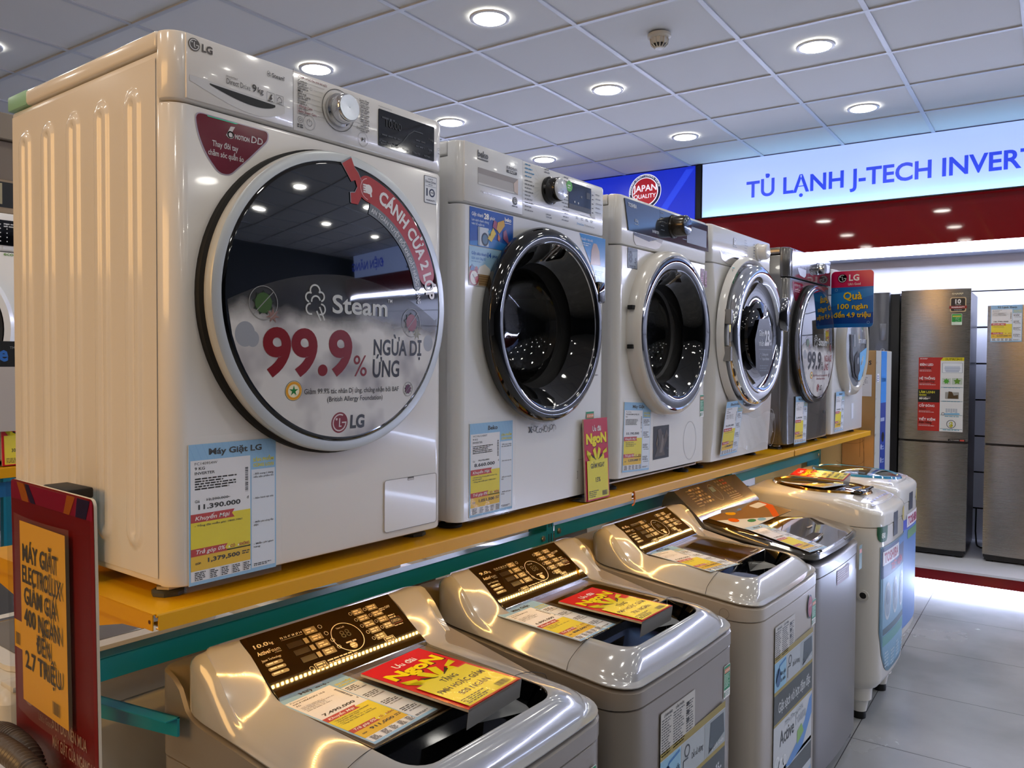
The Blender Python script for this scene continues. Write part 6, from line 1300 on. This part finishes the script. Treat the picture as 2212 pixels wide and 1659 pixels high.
a = Art(.0003); a.poly(P, '7c1014', 1); a.rect(.002, h-.022, w-.002, h-.002, '94103a', 2); a.poly([(.02, h-.002), (.045, h-.002), (.055, h-.022), (.035, h-.022)], 'b8651c', 3); a.poly([(.04, h-.002), (.055, h-.002), (.075, h-.022), (.06, h-.022)], '2a1c44', 3); a.poly([(.16, h-.002), (.18, h-.002), (.165, h-.022), (.15, h-.022)], 'b8651c', 3); a.poly([(.185, h-.002), (.215, h-.002), (.205, h-.022), (.18, h-.022)], '2a1c44', 3)
lg_face(a, .042, .118, .020, 'b08c80', None, 3); a.text('LG', .068, .107, .024, 'c8b098', bold=.03, width=.034); a.text("Life's Good", .070, .093, .008, 'a07870', width=.038)
a.text('5 LÝ DO NÊN MUA', .108, .095, .0125, 'c8a898', width=.088, bold=.01); a.text('MÁY GIẶT CỬA NGANG LG', .108, .074, .0125, 'c8a898', width=.108, bold=.01)
a.build('printed_card', t, -N*.0028, U, V, rough=.35)
b = B(); b.prism(P, lambda p, q: U*p[0]+V*p[1]+N*(.0008+.0022*q), mat('clear_acrylic', '20100e', .02, alpha=.10, coat=.5)); b.build('front_plate', t, smooth=30)
b = B(); b.loft([[N*-.006, U*w+N*-.006, U*w+N*.003, N*.003], [N*-.006+V*.003, U*w+N*-.006+V*.003, U*w+N*.003+V*.003, N*.003+V*.003]], mat('acrylic_edge', 'cfc0a8', .25)); b.loft([[N*.003, U*w+N*.003, U*w+N*.06, N*.06], [N*.003+Zv*.003, U*w+N*.003+Zv*.003, U*w+N*.06+Zv*.003, N*.06+Zv*.003]], mat('acrylic_edge', 'cfc0a8', .25)); b.build('foot', t, smooth=0)
a = Art(.0003); pw, ph = .124, .204
a.rect(0, 0, pw, ph, 'd8a200', 1)
for i, (s, wd, al, u) in enumerate((('MÁY GIẶT', .098, 'l', .008), ('ELECTROLUX', .113, 'l', .006), ('GIẢM GIÁ', .095, 'l', .010), ('400 NGÀN', .105, 'l', .009), ('ĐẾN', .040, 'c', .064), ('2.7 TRIỆU', .104, 'l', .010))): a.text(s, u, .160-.0240*i, .0187, '20180c', al, .02, width=wd, layer=3)
a.barcode(.085, .008, .105, .022, '4a3c10', 3); a.rect(-.022, .056, .0, .088, 'd8a200', 1); a.barcode(-.018, .060, -.004, .074, '4a3c10', 3)
a.build('yellow_paper', t, N*.004+U*.052+V*.07, U, V, lambda u, v, n: U*(.046+u)+V*(.112+v)+N*(.0045+n+.003*(u/pw)**2*math.sin(PI*min(max(v/ph, 0), 1))), rough=.5)
b = B(); b.grid(lambda i, j: U*(.034+.150*i/8)+V*(.10+.224*j/10)+N*(.0105-.004*((i-4)/4)**2), 9, 11, CLEAR); b.build('plastic_pocket', t, smooth=80)
# corrugated vacuum hose
m_hose = mat('hose_taupe', '5c5248', .35)
def hose(name, label, P, r):
    b = B(); Q = []; rr = []
    P = [Vector(p) for p in P]; L = []
    for i in range(len(P)-1):
        p0, p1, p2, p3 = P[max(i-1, 0)], P[i], P[i+1], P[min(i+2, len(P)-1)]
        for k in range(28):
            s = k/28; L.append(.5*((2*p1)+(p2-p0)*s+(2*p0-5*p1+4*p2-p3)*s*s+(-p0+3*p1-3*p2+p3)*s**3))
    for k, p in enumerate(L): Q.append(p); rr.append(r*(1 if k % 4 < 2 else .86))
    b.tube(Q, rr, 20, m_hose); o = b.build(name, None, smooth=50); return tag(o, label, 'vacuum hose')
HA = [(-.285, -.03, .925), (-.285, -.075, .958), (-.285, -.125, .974), (-.285, -.178, .979), (-.285, -.224, .976), (-.285, -.262, .963), (-.285, -.30, .9135)]
HB = [(-.263, .02, .914), (-.264, -.02, .94), (-.265, -.059, .957), (-.265, -.105, .971), (-.265, -.138, .973), (-.265, -.176, .967), (-.265, -.196, .946), (-.265, -.21, .9135)]
hose('vacuum_hose', 'ribbed taupe vacuum hose curving in the bottom left corner, in front of the red stand', HA, .0125)
hose('vacuum_hose', 'second ribbed taupe hose coil behind the first, at the very bottom left', HB, .0125)

# ------------------------------------------------------------------ the next shelf, glimpsed at the left edge
t = thing('steel_shelving', 'second yellow shelf glimpsed at the left edge, behind the nearest washer', 'shelving', (-.6, 1.85, 0))
b = B(); b.box(0, 1.3, -.022, .60, zD-.002, zD, m=YELLOW); b.box(0, 1.3, -.026, -.022, zD-.034, zD, .001, 1, YELLOW); b.build('deck', t, smooth=0)
b = B(); b.box(0, 1.3, .0, .004, zD-.10, zD-.05, m=mat('blue_beam', '1a6aa8', .3)); b.build('beam', t, smooth=0)
for x in (.0, 1.26):
    for y in (.02, .54): b = B(); b.box(x, x+.04, y, y+.03, 0, zD-.034, m=TEAL); b.build('upright', t, smooth=0)
x0 = -.05
t = thing('front_load_washer', 'white washer on the second shelf, its right side showing at the left edge', 'washing machine', (x0, 1.88, Z0), 0)
cabinet(t, .6, .83, .55, .032, WHITE2, lid_h=.028); frontplan(t, 'front_panel', .6, 0, .70, .031, .02, WHITE2); frontplan(t, 'control_panel', .6, .703, .83, .031, .02, WHITE2); feet(t, (.05, .55), (.06, .48), RUBBER, RUBBER)
b = B(); b.box(.25, .585, -.003, .004, .722, .806, m=BLACKG); ds = b.build('display', t, smooth=0)
a = Art(); 
for i in range(5):
    for j in range(3): a.disc(.50+.02*j, .735+.014*i, .002, 'd0d4d8', 1, n=8)
a.bars(.53, .795, .05, .004, 2, 'b8bcc0', 2); a.build('display_print', ds, (0, -.0035, 0), X, Zv)
a = Art(); 
for i in range(4): a.rr(.46+.034*i, .708, .49+.034*i, .72, .001, 'd0d4da', 1)
a.text('eco', .53, .688, .012, '6a9a3a', width=.03); a.build('printed_markings', t, (0, -.0006, 0), X, Zv)
door_disc(t, (.30, 0, .44), [(.255, 0), (.255, -.02), (.235, -.04), (.215, -.04)], WHITE2, 'door_ring', 72); door_disc(t, (.30, 0, .44), [(.215, -.04), (.19, -.03), (.002, -.045)], BLACKG, 'door_glass', 72)
a = Art(); a.rect(.2, .315, .545, .40, '0a0b0e', 1); a.text('ne', .47, .335, .05, '2a6ac0', width=.055, bold=.03); a.text('TM', .53, .375, .008, '808488'); a.rect(.2, .1, .545, .315, 'b8b4b4', 1); a.build('door_banner', t, (0, -.042, 0), X, Zv)
promo_card('red card on the second shelf at the left edge', (x0+.51, 1.855, zD+.003), X, (.012, .06, 1), .12, .205, promo_art(.12, .205, ['PMH', '300 NGÀN']), foot=(0, .05, -.002))
for i, (z0, z1, yy, lab) in enumerate(((.832, .945, 1.90, 'small carton with black stripe on the washer at the left edge'), (.946, 1.08, 1.92, 'taupe carton on top of the black striped one at the left edge'), (1.081, 1.17, 1.90, 'topmost carton of the pile at the left edge'))):
    t = thing('carton', lab, 'carton', (-.05, yy, Z0), 0)
    b = B(); b.box(0, .62, 0, .45, z0, z1, .003, 1, mat('taupe_card_%s' % 'abc'[i], ('8a7a66', '6f665c', '7d7468')[i], .6)); b.build('box', t, smooth=0)
    if i == 0:
        a = Art(); a.rect(.42, z0+.02, .615, z0+.105, '0c0d10', 1); a.rect(.42, z0+.02, .54, z0+.105, '8c8468', 2) if False else None; a.text('FV40-11VFR', .606, z0+.025, .012, '8a8478', rot=PI/2, width=.075, bold=.02); a.rect(.45, z0+.03, .535, z0+.1, '9c9478', 2); a.build('label', t, (0, -.0006, 0), X, Zv)

t = thing('top_load_washer', 'white washer with dark grey top on the floor at the left edge', 'washing machine', (-.32, 1.28, 0), 0)
b = B(); b.box(0, .60, 0, .5, .03, .645, .012, 3, WHITE2); b.build('cabinet', t)
b = B(); b.box(-.003, .603, -.004, .503, .646, .81, .02, 3, GREYW); b.build('top_cover', t)
for x in (.06, .54):
    for y in (.06, .44): b = B(); b.lathe([(.022, .0002), (.022, .031)], (x, y, 0), 'z', 12, RUBBER, (True, True)); b.build('foot', t)
